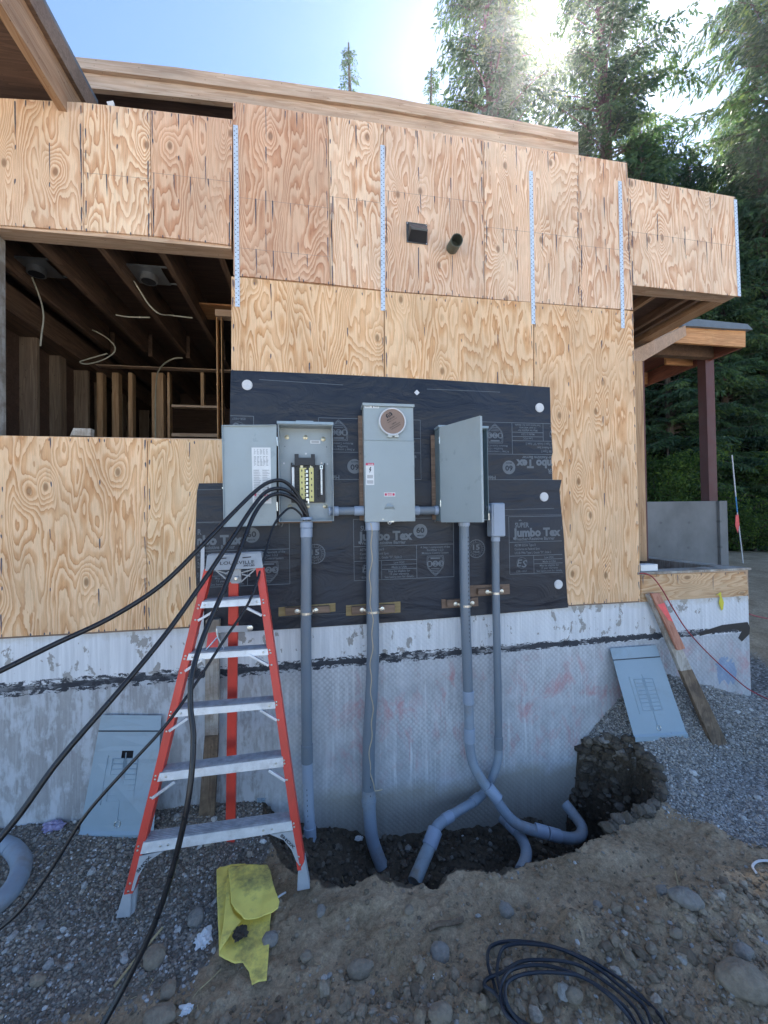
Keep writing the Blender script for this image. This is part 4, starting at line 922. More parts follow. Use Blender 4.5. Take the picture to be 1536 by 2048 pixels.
support('a',[(557,1215),(671,1206),(671,1223),(557,1233)],[(570,1216),(659,1212),(660,1225),(571,1231)],613,1226,.0365,Yp,'weathered board and block clamping the conduit behind the ladder')
support('b',[(692,1211),(801,1203),(801,1225),(692,1232)],[(703,1214),(790,1209),(790,1225),(704,1230)],746,1223,.0445,Yp,'weathered board and block clamping the thick conduit under the meter box')
support('c',[(883,1199),(956,1195),(957,1212),(884,1217)],[(894,1200),(945,1198),(946,1210),(895,1215)],932,1211,.0365,Yp,'lower brown board of the two at the right clamping the crossing conduit','brown_block','brown_block')
support('d',[(937,1171),(1019,1168),(1020,1188),(938,1194)],[(957,1178),(1008,1176),(1008,1187),(956,1190)],992,1186,.0285,Y4,'highest brown board at the right clamping the thinner conduit','brown_block','brown_block')
# twine
tw=[]
for k in range(60):
    f=k/59; tw.append(P(741+5*math.sin(k*.9)*.35+2.2*math.sin(k*.31)+5*f*(1 if f<.5 else (1-f)*2),1046+f*500,Yp-.048))
for q in ((748,1570,Yp-.06),(750,1582,Yp-.06),(765,1579,Yp-.06)): tw.append(P(*q))
MB().tube(spline(tw,2),.0035,6).build('twine',M['twine'],None,label='pale jute twine hanging down the thick conduit from the meter box',cat='twine')

# ================================================================== CABLES
def cable(pts,r,label,name='cable'): MB().tube(spline(pp(*pts),10),r,12).build(name,M['cable'],None,label=label,cat='cable')
cable([(616,1040,-.10),(610,1015,-.11),(592,985,-.13),(572,965,-.16),(550,961,-.20),(520,975,-.28),(470,1022,-.42),(400,1095,-.58),(320,1172,-.68),(220,1236,-.75),(110,1288,-.82),(0,1342,-.9),(-60,1368,-.95)],.0125,'thick black cable arching highest and leaving the left edge above the others')
cable([(612,1040,-.095),(603,1010,-.12),(585,988,-.15),(560,977,-.19),(532,984,-.25),(505,1015,-.34),(462,1080,-.48),(405,1165,-.62),(330,1270,-.76),(235,1385,-.9),(120,1518,-1.02),(40,1628,-1.1),(-20,1700,-1.15)],.0125,'thick black cable that runs down left across the ladder to the grey curved pipe')
cable([(620,1042,-.10),(607,1022,-.125),(590,1000,-.15),(562,988,-.19),(535,995,-.25),(508,1030,-.36),(480,1100,-.52),(445,1185,-.66),(408,1270,-.78),(385,1345,-.88),(381,1410,-.93),(387,1480,-.98),(378,1590,-1.05),(350,1720,-1.08),(312,1840,-1.1),(255,1960,-1.14),(195,2068,-1.2)],.0125,'thick black cable hanging in front of the ladder to the bottom edge of the photo')
cable([(608,1042,-.11),(601,1028,-.12),(585,1016,-.14),(570,1022,-.18),(547,1052,-.26),(528,1115,-.38),(500,1200,-.52),(445,1285,-.66),(388,1372,-.78),(330,1452,-.88),(250,1540,-.93),(170,1632,-.96),(105,1735,-.98),(40,1822,-1.0),(-30,1880,-1.0)],.0075,'thin black cable crossing the ladder and lying on the gravel at the left')
# ================================================================== LADDER
A0=P(415,1140,-.42);A1=P(255,1790,-.640);B0=P(519,1137,-.43);B1=P(603,1742,-.665)
pn=(A1-A0).cross(B0-A0).normalized()
def PL(px,py,off=0.):
    r=Vector(ray(px,py)); c=Vector(CAM); t=(A0-c+Vector((0,off,0))).dot(pn)/r.dot(pn); return c+r*t
lad=thing('stepladder','orange fibreglass stepladder with aluminium steps and a single rear leg','ladder',(A1+B1)/2*1.0)
lf=PL(255,1790);rf=PL(603,1742)
def rail(a,b,w,d,side):
    dd=(b-a).normalized(); s=Vector((1,0,0)); mb=MB(); y=Vector((0,1,0)); t=.006
    back=(y-dd*y.dot(dd)).normalized()
    # channel: front web + inner/outer flange
    def q(p,u0,u1,v0,v1): return [p+s*u0+back*v0,p+s*u1+back*v0,p+s*u1+back*v1,p+s*u0+back*v1]
    mb.hexa(q(b,-w/2,w/2,0,t),q(a,-w/2,w/2,0,t)); 
    if side<0: mb.hexa(q(b,w/2-t,w/2,t,d),q(a,w/2-t,w/2,t,d)); mb.hexa(q(b,-w/2,w/2-t,d-t,d),q(a,-w/2,w/2-t,d-t,d))
    else: mb.hexa(q(b,-w/2,-w/2+t,t,d),q(a,-w/2,-w/2+t,t,d)); mb.hexa(q(b,w/2-t,w/2,t,d-t),q(a,w/2-t,w/2,t,d-t))
    return mb.build('rail',M['orange'],lad,bevel=.002)
rail(PL(415.5,1138),PL(256,1789),.043,.066,-1); rail(PL(518.5,1134),PL(603,1741),.043,.066,1)
# rear leg
rt=P(468,1150,-.36);rb=P(461,1695,-.26)
MB().bar(rt,rb,.056,.03,up=(0,1,0)).build('rear_leg',M['orange'],lad,bevel=.003)
MB().bar(P(461,1688,-.262),P(460.5,1712,-.255),.066,.04,up=(0,1,0)).build('rear_foot',M['capgrey'],lad,bevel=.004)
M['alu_dark']=simple('dark_aluminium_tread',(.40,.42,.45),.5,metal=.3,var=.25,vscale=30)  # darker tone that sets the treads off from the step fronts
steps=[((404,1204),(520,1196),(522,1210),(400,1217)),((377,1308),(535,1298),(537,1310),(373,1321)),((351,1420),(550,1404),(551,1417),(347,1435)),((319,1547),(566,1515),(567,1534),(314,1564)),((286,1686),(583,1643),(586,1661),(280,1709))]
for k,(a,b_,c_,d_) in enumerate(steps):
    q=[PL(*a,-.004),PL(*b_,-.004),PL(*c_,-.004),PL(*d_,-.004)]; mb=MB(); mb.slab(q,(0,.003,0),1)
    y=Vector((0,.078,0)); up=Vector((0,0,.001)); mb.slab([q[0]+up,q[1]+up,q[1]+up+y,q[0]+up+y],(0,0,.003))
    for j in range(6):
        o=Vector((0,.008+j*.0125,.0042)); mb.slab([q[0]+o,q[1]+o,q[1]+o+Vector((0,.005,0)),q[0]+o+Vector((0,.005,0))],(0,0,.0025))
    mb.slab([q[0]+y*1.0,q[1]+y,q[1]+y+Vector((0,0,-.05)),q[0]+y+Vector((0,0,-.05))],(0,.003,0))
    stp=mb.build('step',[M['alu_dark'],M['alu']],lad,bevel=.001)
    for u in ((.06,.94) if k<4 else (.12,.17,.80,.86)):
        p=q[0].lerp(q[1],u).lerp(q[3].lerp(q[2],u),.5); MB().lathe(p,(0,-1,0),[(.007,0),(.005,.003),(.001,.004)],12).build('rivet',M['steel'],stp)
for a,b_ in (((434,1219),(396,1241)),((490,1214),(524,1231)),((406,1318),(370,1342)),((500,1310),(538,1331)),((376,1436),(338,1462)),((521,1420),(554,1440)),((350,1563),(304,1596)),((538,1540),(571,1561))):
    MB().bar(PL(*a,.0),PL(*b_,.0),.014,.018,up=(0,1,0)).build('brace',M['alu'],lad,bevel=.002)
for px,py in ((398,1210),(396,1217),(391,1240),(371,1312),(369,1318),(362,1346),(342,1424),(340,1431),(333,1463),(311,1552),(310,1559),(301,1595),(277,1693),(275,1701),(260,1767),(256.5,1783),(526,1200),(527,1206),(529,1231),(539,1300),(541,1306),(543,1330),(553,1404),(553,1410),(557,1440),(568,1521),(569,1527),(574,1560),(587,1647),(588,1654),(597,1714),(599.5,1730)):
    MB().lathe(PL(px,py,-.0005),(0,-1,0),[(.0062,0),(.005,.003),(.001,.0042)],10).build('rivet',M['steel'],lad)
# cap
cq=[PL(414,1111,-.012),PL(522,1106,-.012),PL(526,1136,-.012),PL(410,1142,-.012)]
cq[0]=P(414,1111,cq[3].y+.03);cq[1]=P(522,1106,cq[2].y+.03)
mb=MB(); mb.slab(cq,(0,.014,0))
tb=[cq[0]+Vector((0,.0142,0)),cq[1]+Vector((0,.0142,0)),cq[1]+Vector((0,.11,0)),cq[0]+Vector((0,.11,0))]; mb.slab(tb,(0,0,-.012))
def CQ(u,v,o=.001): return cq[0].lerp(cq[1],u).lerp(cq[3].lerp(cq[2],u),v)+Vector((0,-o,0))
for s in (cq[0],cq[1]+Vector((-.012,0,0))): mb.slab([s+Vector((0,.0145,-.0125)),s+Vector((.012,.0145,-.0125)),s+Vector((.012,.11,-.0125)),s+Vector((0,.11,-.0125))],(0,0,-.075))
mb.slab([CQ(.02,-.06,-.004),CQ(.22,-.06,-.004),CQ(.25,.0,-.004),CQ(.0,.0,-.004)],(0,.08,0)); mb.slab([CQ(.56,-.07,-.004),CQ(.97,-.07,-.004),CQ(1.,.0,-.004),CQ(.54,.0,-.004)],(0,.08,0))
tcap=mb.build('top_cap',M['capgrey'],lad,bevel=.006)
mb=MB()
def ctx(s,u,v,h,w,bold=.0):
    me=text_mesh(s,1,bold); xs=[c_.co.x for c_ in me.vertices]; x0=min(xs); X=max(xs)-x0; mb.mesh(me,lambda c_:CQ(u+w*(c_.x-x0)/X,v-h*c_.y/.73,.0015))
ctx('LOUISVILLE',.25,.66,.22,.61,.008); ctx('300 LBS',.66,.84,.13,.20,.03)
for u0,u1 in ((.20,.36),(.65,.81)): mb.add([CQ(u0,.22,.0015),CQ(u1,.19,.0015),CQ(u1,.26,.0015),CQ(u0,.29,.0015)],[(0,1,2,3)])
for i in range(3): mb.add([CQ(.145+.02*i,.74-.1*i,.0015),CQ(.165+.02*i,.70-.1*i,.0015),CQ(.20+.01*i,.55-.1*i,.0015),CQ(.18+.01*i,.55-.1*i,.0015)],[(0,1,2,3)])
mb.build('lettering',M['inkdk'],tcap)
mb=MB(); br=-.0
q=[PL(463,1136,.008),PL(481,1136,.008),PL(483,1163,.03),PL(478,1167,.03),PL(463,1167,.03),PL(460,1163,.03)]; mb.slab(q,(0,.02,0))
for a,b_ in (((432,1140),(460,1164)),((432,1140),(463,1150)),((450,1148),(463,1140)),((512,1137),(482,1164)),((512,1137),(481,1146)),((484,1148),(500,1152))): mb.bar(PL(*a,.012),PL(*b_,.028),.007,.02,up=(0,1,0))
mb.build('hinge_bracket',M['capgrey'],lad,bevel=.001)
MB().lathe(PL(472,1157,.0),(0,-1,0),[(.012,-.03),(.012,.002),(.008,.006),(.002,.006)],16).build('pivot_bolt',M['steel'],lad)
sp=thing  # spreader
MB().bar(P(432,1259,-.40),P(497,1257,-.37),.003,.038,up=(0,0,1)).build('spreader',M['capgrey'],lad)
MB().lathe(P(500,1256,-.375),(0,-1,0),[(.018,0),(.018,.004),(.012,.006),(.004,.006)],16).build('spreader_bolt',M['steel'],lad)
MB().tube(pp((433,1257,-.43),(435,1275,-.44),(448,1298,-.45)),.004,6).build('spreader_link',M['steel'],lad)
MB().tube(pp((434,1275,-.44),(412,1300,-.45)),.004,6).build('spreader_link',M['steel'],lad)
# boots
mb=MB(); f=[PL(246,1786),PL(262,1786),PL(260,1834),PL(231,1838)]; mb.slab(f,(0,.055,0)); mb.slab([PL(262.5,1782,.02),PL(273,1776,.02),PL(268,1826,.02),PL(260.5,1833,.02)],(0,.03,0)); mb.build('boot',M['capgrey'],lad,bevel=.004)
mb=MB(); f=[PL(596,1742),PL(610,1720),PL(620,1778),PL(594,1783)]; mb.slab(f,(0,.055,0)); mb.build('boot',M['capgrey'],lad,bevel=.004)
def gusset(pts,name='corner_brace'):
    mb=MB(); q=[PL(a,b_,-.001) for a,b_ in pts]; n=len(q)//2; vs=[]
    for k in range(n): vs+=[q[k],q[2*n-1-k]]
    vs2=vs+[v+Vector((0,.012,0)) for v in vs]; m_=2*n
    fs=[(2*i,2*i+1,2*i+3,2*i+2) for i in range(n-1)]+[(m_+2*i,m_+2*i+2,m_+2*i+3,m_+2*i+1) for i in range(n-1)]
    fs+=[(2*i,2*i+2,m_+2*i+2,m_+2*i) for i in range(n-1)]+[(2*i+1,m_+2*i+1,m_+2*i+3,2*i+3) for i in range(n-1)]
    mb.add(vs2,fs); return mb.build(name,M['capgrey'],lad)
gusset([(279,1712),(274,1735),(268,1758),(262,1782), (267,1782),(276,1754),(292,1726),(328,1702)])
gusset([(586,1662),(590,1685),(595,1710),(600,1734), (592,1722),(583,1700),(567,1680),(540,1669)])
def arc_text(s,p0,p1,h,flip=1):
    mb=MB(); me=text_mesh(s,1,.03); xs=[c_.co.x for c_ in me.vertices]; x0=min(xs); X=max(xs)-x0
    a=PL(*p0,-.004);b_=PL(*p1,-.004); d=b_-a; n=Vector((-d.z,0,d.x)).normalized()
    mb.mesh(me,lambda c_:a+d*((c_.x-x0)/X)+n*(c_.y*h)); mb.build('lettering',M['inkdk'],lad)
arc_text('SHOX',(276,1746),(303,1714),.020); arc_text('SHOX',(560,1672),(587,1698),.020)

# ================================================================== LOOSE COVERS
def cover(corners,name,label,slot=None,rows=8,flip=False):
    TL,TR,BR,BL=corners; c_=thing(name,label,'panel cover',(BL+BR)/2)
    nrm=(TR-TL).cross(BL-TL).normalized()
    if nrm.y>0: nrm=-nrm
    def Q(u,v,o=0.): return TL.lerp(TR,u).lerp(BL.lerp(BR,u),v)+nrm*o
    mb=MB(); mb.slab([Q(0,0),Q(1,0),Q(1,.125),Q(0,.125)],-nrm*.003); mb.slab([Q(0,.125,.0),Q(1,.125,.0),Q(1,.14,-.006),Q(0,.14,-.006)],-nrm*.003)
    holes=slot
    if slot:
        u0,u1,v0,v1=slot
        for (a,b2,c2,d2) in ((0,1,.14,v0),(0,u0,v0,v1),(u1,1,v0,v1),(0,1,v1,.93)): mb.slab([Q(a,c2,-.0),Q(b2,c2),Q(b2,d2),Q(a,d2)],-nrm*.003)
    else: mb.slab([Q(0,.14),Q(1,.14),Q(1,.93),Q(0,.93)],-nrm*.003)
    mb.slab([Q(0,.93),Q(1,.93),Q(1,.955,.010),Q(0,.955,.010)],-nrm*.003); mb.slab([Q(0,.955,.010),Q(1,.955,.010),Q(1,1.,.002),Q(0,1.,.002)],-nrm*.003)
    mb.build('plate',M['cover'],c_,clean=True)
    mb=MB(); mb.add([Q(0,.128,.0012),Q(1,.128,.0012),Q(1,.138,.0012),Q(0,.138,.0012)],[(0,1,2,3)]); mb.build('fold_shade_strip',M['slot'],c_)  # dark strip over the fold, its shade put into the colour
    if slot:
        mb=MB(); mb.slab([Q(slot[0]-.02,slot[2]-.01,-.02),Q(slot[1]+.02,slot[2]-.01,-.02),Q(slot[1]+.02,slot[3]+.01,-.02),Q(slot[0]-.02,slot[3]+.01,-.02)],-nrm*.002); mb.build('slot_shade_plate',M['hole'],c_)  # dark plate added behind the cut-out, shade put into its colour
    # embossed knock-out slots
    mb=MB(); y0=.36
    def ridge(a,b2,w=.007,h=.0055):
        d=(b2-a).normalized(); s=d.cross(nrm)*w/2
        mb.add([a-s,a+s,b2+s,b2-s,a+nrm*h,b2+nrm*h],[(0,4,5,3),(4,1,2,5),(0,1,4),(3,5,2)])
    for side,(ua,ub) in enumerate(((.30,.47),(.51,.68))):
        for k in range(rows+1):
            v=y0+k*.042; ridge(Q(ua,v,.0005),Q(ub,v,.0005))
        for u in (ua,ub): ridge(Q(u,y0,.0005),Q(u,y0+rows*.042,.0005))
    ridge(Q(.22,y0-.03,.0005),Q(.22,y0+rows*.042+.03,.0005)); ridge(Q(.49,y0-.05,.0005),Q(.49,.85,.0005))
    mb.build('knockout_embossing',M['cover'],c_)
    mb=MB(); ce=Q(.5,.875,.004); pts=[]
    e1=(TR-TL).normalized(); e2=(BL-TL).normalized()
    for k in range(21): t_=k/20*6.283; pts.append(ce+e1*.016*math.cos(t_)+e2*.02*math.sin(t_))
    mb.tube(pts,.0025,6,cap=False); mb.build('pull_ring',M['steel'],c_)
    return c_
M['slot']=simple('crease_shade',(.05,.06,.07),.7)
cover([P(203,1430,-.03),P(323,1431,-.03),G(306,1680,.045),G(156,1681,.045)],'loose_cover','grey-blue panel cover with one square hole leaning on the wall behind the ladder',slot=(.42,.60,.295,.365))
cover([P(1220,1297,-.03),P(1312,1290,-.03),P(1377,1477,-.26),P(1271,1484,-.27)],'loose_cover','grey-blue panel cover without a hole leaning on the wall above the gravel pile')

# ================================================================== STAKES AND BOARDS
s=thing('wooden_stake','grey weathered stake with fluorescent pink paint and a muddy point behind the ladder','stake',P(412,1625,-.09))
MB().slab([P(411,1241,-.07),P(439,1239,-.07),P(436,1470,-.075),P(409,1472,-.075)],(0,.038,0)).build('stake_top',M['grey_wood'],s,bevel=.003)
MB().slab([P(409,1472.5,-.075),P(436,1470.5,-.075),P(428,1650,-.10),P(395,1655,-.10)],(0,.038,0)).build('muddy_end',M['dirty_wood'],s,bevel=.003)
MB().slab([P(416,1266,-.0715),P(431,1264,-.0715),P(437,1285,-.0715),P(434,1300,-.0715),P(412,1300,-.0715)],(0,.001,0)).build('paint_patch',M['pinkpaint'],s)
s=thing('board','long muddy board leaning against the curb over the gravel pile','board',P(1440,1503,-.27))
TLb,TRb,BRb,BLb=P(1296,1190,-.05),P(1312,1186,-.05),P(1462,1500,-.28),P(1432,1504,-.28)
def mid(a,b_,t): return a.lerp(b_,t)
MB().slab([TLb,TRb,mid(TRb,BRb,.5),mid(TLb,BLb,.5)],(0,.035,0)).build('upper_half',M['grey_wood'],s,bevel=.003)
MB().slab([mid(TLb,BLb,.5)+Vector((0,0,-.0005)),mid(TRb,BRb,.5)+Vector((0,0,-.0005)),BRb,BLb],(0,.035,0)).build('muddy_half',M['dirty_wood'],s,bevel=.003)
s=thing('wooden_stake','short salmon painted stake with a bright pink mark leaning beside the long muddy board','stake',P(1360,1300,-.08))
q=[P(1303,1187,-.074),P(1320,1186,-.074),P(1371,1297,-.165),P(1356,1301,-.165)]
MB().slab(q,(0,.022,0)).build('stake_body',M['salmon'],s,bevel=.002)
MB().slab([q[0].lerp(q[1],.1).lerp(q[3].lerp(q[2],.1),.2)+Vector((0,-.002,0)),q[0].lerp(q[1],.95).lerp(q[3].lerp(q[2],.95),.18)+Vector((0,-.002,0)),q[0].lerp(q[1],.95).lerp(q[3].lerp(q[2],.95),.52)+Vector((0,-.002,0)),q[0].lerp(q[1],.5).lerp(q[3].lerp(q[2],.5),.48)+Vector((0,-.002,0))],(0,.001,0)).build('paint_patch',M['pinkpaint'],s)
# block on the ledge
mb=MB(); mb.slab([P(143,871,.02),P(146,856,.02),P(182,857,.02),P(181,872,.02)],(0,.045,0)); mb.slab([P(139,873,.05),P(143,871.5,.05),P(146,857,.05)],(0,.04,0)); mb.build('wood_offcut',M['grey_wood'],None,bevel=.002,label='short grey wood offcut lying on the ledge of the open bay',cat='wood block')
# white box on curb
q=[P(1283,1147,.03),P(1320,1145,.03),P(1320,1131,.03),P(1284,1131,.03)]
z0=1.5365; a=P(1283,1146,.05); b=P(1320,1146,.05)
mb=MB(); mb.box(2.66,a.x+.14,.03,.12,z0,z0+.055); mb.build('small_carton',M['white'],None,bevel=.004,label='small white carton resting on the curb by the wall corner',cat='box')
# red cord
MB().tube(spline(pp((1279,1147,-.02),(1290,1147,-.03),(1306,1155,-.035),(1325,1180,-.04),(1345,1215,-.045),(1370,1255,-.05),(1402,1292,-.05),(1432,1322,-.06),(1465,1352,-.07),(1500,1380,-.08),(1560,1410,-.3)),8),.0048,8).build('extension_cord',M['redcord'],None,label='thin red extension cord draped over the curb and down to the ground at the right',cat='cord')
MB().tube(spline(pp((1499,1228,.02),(1520,1234,.3),(1560,1241,.6)),6),.006,8).build('extension_cord',M['redcord'],None,label='short visible stretch of red cord on the dirt bank behind the foundation corner',cat='cord')
# yellow tape scrap
mb=MB(); f=pp((1437,1187,-.016),(1442,1184,-.02),(1443,1192,-.022),(1448,1205,-.02),(1446,1219,-.018),(1443,1221,-.018),(1438,1206,-.02),(1440,1196,-.022))
mb.slab(f,(0,.002,0)); mb.bar(P(1433,1189,-.017),P(1441,1190,-.019),.004,.006); mb.build('caution_tape_scrap',M['tape'],None,label='scrap of yellow tape hanging on the plywood curb',cat='tape scrap')
# white strip behind ladder
s=thing('metal_strip','narrow white metal strip with two holes standing behind the ladder rail','metal strip',P(403,1260,-.05))
MB().slab([P(402,1088,-.03),P(409,1088,-.03),P(407,1290,-.05),P(397,1290,-.05)],(0,.003,0)).build('strip',M['washer'],s)
for y_ in (1107.5,1114): MB().disc(P(405,y_,-.0305),.005,.001,n=10).build('hole',M['hole'],s)
# big grey bend at the lower left
gb=thing('conduit_bend','large loose grey conduit bend lying on the gravel at the left edge','conduit',G(20,1800,.02))
pts=[G(x_,y_,.07) for x_,y_ in ((-90,1705),(-50,1690),(-10,1687),(22,1697),(42,1722),(38,1752),(18,1785),(-12,1812),(-50,1835))]
MB().tube(spline(pts,8),.050,20).build('bend',M['pvc_low'],gb)
MB().tube([pts[3],pts[3].lerp(pts[4],.15)],.0515,20).build('bend_mark',M['pvc_low'],gb)
mb=MB(); mb.slab([G(4,1668,.09),G(30,1645,.11),G(32,1652,.11),G(5,1683,.09)],(0,.02,.0)); mb.build('paper_sheet',M['white'],None,label='folded white paper sticking up behind the grey conduit bend',cat='paper')
# interior light housings with cables
def fixture(px,py,y,label,wire):
    f=thing('recessed_light',label,'light housing',P(px,py,y)); z=3.99
    c_=P(px,py,y); 
    MB().box(c_.x-.13,c_.x+.13,y-.0,y+.25,c_.z+.02,c_.z+.024).build('mounting_plate',M['metalgal'],f)
    for yy in (.0,.235): MB().box(c_.x-.22,c_.x+.22,y+yy,y+yy+.012,c_.z+.025,c_.z+.036).build('hanger_bar',M['metalgal'],f)
    MB().lathe(Vector((c_.x,y+.12,c_.z+.018)),(0,0,-1),[(.065,0),(.065,.05),(.055,.05),(.055,.004)],24).build('collar_ring',M['metalgal'],f); MB().disc(Vector((c_.x,y+.12,c_.z-.0325)),.054,.001,axis=(0,0,-1),n=24).build('opening_shade_disc',M['hole'],f)  # dark disc puts the shade inside the housing into colour
    MB().tube(spline(pp(*wire),8),.0058,6).build('wire',M['romex'],f)
fixture(285,538,.50,'recessed light housing between the middle joists with a hanging white wire',((268,562,.6),(285,590,.62),(300,612,.65),(320,628,.7),(345,631,.8),(385,636,.85)))
fixture(52,522,.55,'recessed light housing near the left post with a straight hanging wire',((64,555,.6),(76,585,.6),(85,615,.6),(87,640,.6),(83,670,.6),(81,692,.6)))
MB().tube(spline(pp((185,660,1.3),(208,672,1.3),(228,690,1.3),(228,705,1.3),(205,720,1.3),(175,728,1.3),(160,724,1.3),(180,717,1.3),(215,707,1.3)),8),.006,6).build('loose_wire',M['romex'],None,label='looped white wire hanging from the joists in the back of the open bay',cat='wire')
MB().tube(spline(pp((232,630,.9),(260,634,.9),(300,635,.9)),6),.006,6).build('loose_wire',M['romex'],None,label='short straight white wire stapled under the joists near the looped one',cat='wire')
MB().tube(spline(pp((310,1170,1.9),(311,900,1.9),(312,770,1.9),(322,735,1.8),(345,718,1.7),(365,716,1.7)),8),.008,6).build('loose_wire',M['romex'],None,label='white wire running down the stud at the back partition of the bay',cat='wire')
# marker post
mk=thing('marker_post','thin white and blue marker rod with a pink ribbon in front of the trees','marker',P(1480,1065,3.4))
a=P(1464,910,3.4); b_=P(1481,1095,3.4)
MB().tube([a,a.lerp(b_,.45)],.010,8).build('rod',M['washer'],mk); MB().tube([a.lerp(b_,.452),a.lerp(b_,.62)],.010,8).build('blue_band',simple('blue_band',(.05,.25,.5),.6),mk); MB().tube([a.lerp(b_,.622),b_+Vector((.05,0,-.3))],.0095,8).build('rod',M['washer'],mk)
mb=MB(); mb.slab(pp((1472,1030,3.36),(1477,1029,3.36),(1479,1050,3.36),(1476,1066,3.36),(1471,1050,3.36)),(0,.01,0)); mb.build('ribbon',M['pinkpaint'],mk)

mb=MB(); mb.slab(pp((213,203,.02),(226,201,.02),(228,211,.02),(216,213,.02)),(0,.02,0)); mb.build('foam_scrap',M['white'],None,label='small pale blue-white scrap sitting on top of the left plywood parapet',cat='scrap')
# ================================================================== GROUND
def vnoise(x,y,seed=0):
    xi=np.floor(x).astype(np.int64);yi=np.floor(y).astype(np.int64);fx=x-xi;fy=y-yi
    fx=fx*fx*(3-2*fx);fy=fy*fy*(3-2*fy)
    def h(a,b):
        n=(a*374761393+b*668265263+seed*1442695041)&0x7fffffff; n=((n^(n>>13))*1274126177)&0x7fffffff; n=n^(n>>16); return (n&0xffff)/65535.
    return (h(xi,yi)*(1-fx)+h(xi+1,yi)*fx)*(1-fy)+(h(xi,yi+1)*(1-fx)+h(xi+1,yi+1)*fx)*fy
def fbm(x,y,sc,oct_=4,seed=0,g=.5):
    r=0;a=1;s=0
    for k in range(oct_): r=r+a*(vnoise(x*sc*2**k+17.3*k,y*sc*2**k+9.1*k,seed+k)-.5); s+=a; a*=g
    return r/s
CT=np.array([(-2.5,0,.13),(-1.75,0,.10),(-1.2,0,.09),(-.8,.0,.10),(-.35,0,.06),(-1.,-.64,-.01),(-.1,-.68,-.01),(-2.2,-.8,.02),(-1.4,-.3,.05),(-.55,-.28,.02),
 (.27,-.72,.03),(.9,-.82,.045),(1.6,-.80,.06),(2.2,-.62,.11),(1.98,0,.17),(2.37,0,.50),(2.85,0,.68),(3.27,0,.56),(3.7,0,.43),(2.1,-.25,.13),
 (2.35,-.27,.29),(2.75,-.29,.27),(3.02,-.30,.19),(3.3,-.3,.24),(2.95,-.75,.13),(2.6,-.5,.14),(3.8,-.15,.46),(3.5,-.6,.26),(4.4,.4,.68),(4.2,1.5,.9),(7,3,1.04),(10.6,6,.95),(5,-1,.42),(8,0,.8),
 (-1.2,-1.1,0.),(0.2,-1.3,.03),(.9,-1.25,.02),(1.7,-1.6,.08),(1.2,-1.0,.02),(2.4,-1.2,.10),(-.5,-1.6,.02),(1.5,-2.2,.12),(0,-2.6,.06),(3.5,-2.5,.2),(-2.5,-2.,.03),
 (20,20,1.2),(-20,-20,0),(20,-20,.4),(-20,20,1.),(70,70,1.6),(-70,-70,0),(70,-70,.4),(-70,70,1),(0,-40,0),(0,80,1.4),(14,10,1.0)],float)
def tps_fit(c):
    n=len(c); d=np.hypot(c[:,None,0]-c[None,:,0],c[:,None,1]-c[None,:,1]); K=np.where(d>0,d*d*np.log(d+1e-12),0)+np.eye(n)*2e-4
    Pm=np.c_[np.ones(n),c[:,:2]]; A=np.block([[K,Pm],[Pm.T,np.zeros((3,3))]]); return np.linalg.solve(A,np.r_[c[:,2],0,0,0])
WT=tps_fit(CT)
def tps(x,y):
    r=WT[-3]+WT[-2]*x+WT[-1]*y
    for (cx,cy,_),w in zip(CT,WT): d2=(x-cx)**2+(y-cy)**2; r=r+w*.5*d2*np.log(d2+1e-12)
    return r
TR=np.array([(-.42,.6),(-.36,-.18),(-.17,-.50),(.08,-.66),(.30,-.66),(.42,-.74),(.60,-.80),(.74,-.72),(.95,-.80),(1.22,-.76),(1.42,-.76),(1.6,-.71),(1.85,-.62),(2.08,-.62),(2.25,-.53),(2.33,-.42),(2.31,-.25),(2.17,-.11),(2.0,-.02),(1.98,.6)])
def sdf(x,y,V):
    d=np.full(x.shape,1e9); ins=np.zeros(x.shape,bool); n=len(V)
    for i in range(n):
        a=V[i];b=V[(i+1)%n]; e=b-a; wx=x-a[0];wy=y-a[1]; t=np.clip((wx*e[0]+wy*e[1])/(e@e),0,1)
        d=np.minimum(d,np.hypot(wx-e[0]*t,wy-e[1]*t))
        c1=(a[1]<=y)&(b[1]>y)|(b[1]<=y)&(a[1]>y); xx=a[0]+(y-a[1])/(e[1]+1e-12)*e[0]; ins^=c1&(x<xx)
    return np.where(ins,d,-d)
def sst(a,b,x): t=np.clip((x-a)/(b-a),0,1); return t*t*(3-2*t)
def gmask(x,y):
    n=fbm(x,y,1.6,4,31)*.9+fbm(x,y,7,3,32)*.35
    # right pile: everything right of a surveyed line; left yard strip
    rp=sst(-.12,.10,(x-(2.05+.45*np.clip(-y-.3,0,3)+.1))+n*.55)*sst(1.35,.95,-y+.25*n-(x-2.2)*.12)
    lp=sst(-.10,.12,-(x+.30+.9*np.clip(-y-.72,0,2))+n*.6)*sst(1.32,.95,-y+n*.4+.12*(x+1.2))
    far=sst(3.6,4.5,x)
    return np.clip(np.maximum(rp*(1-far*.75),lp),0,1)
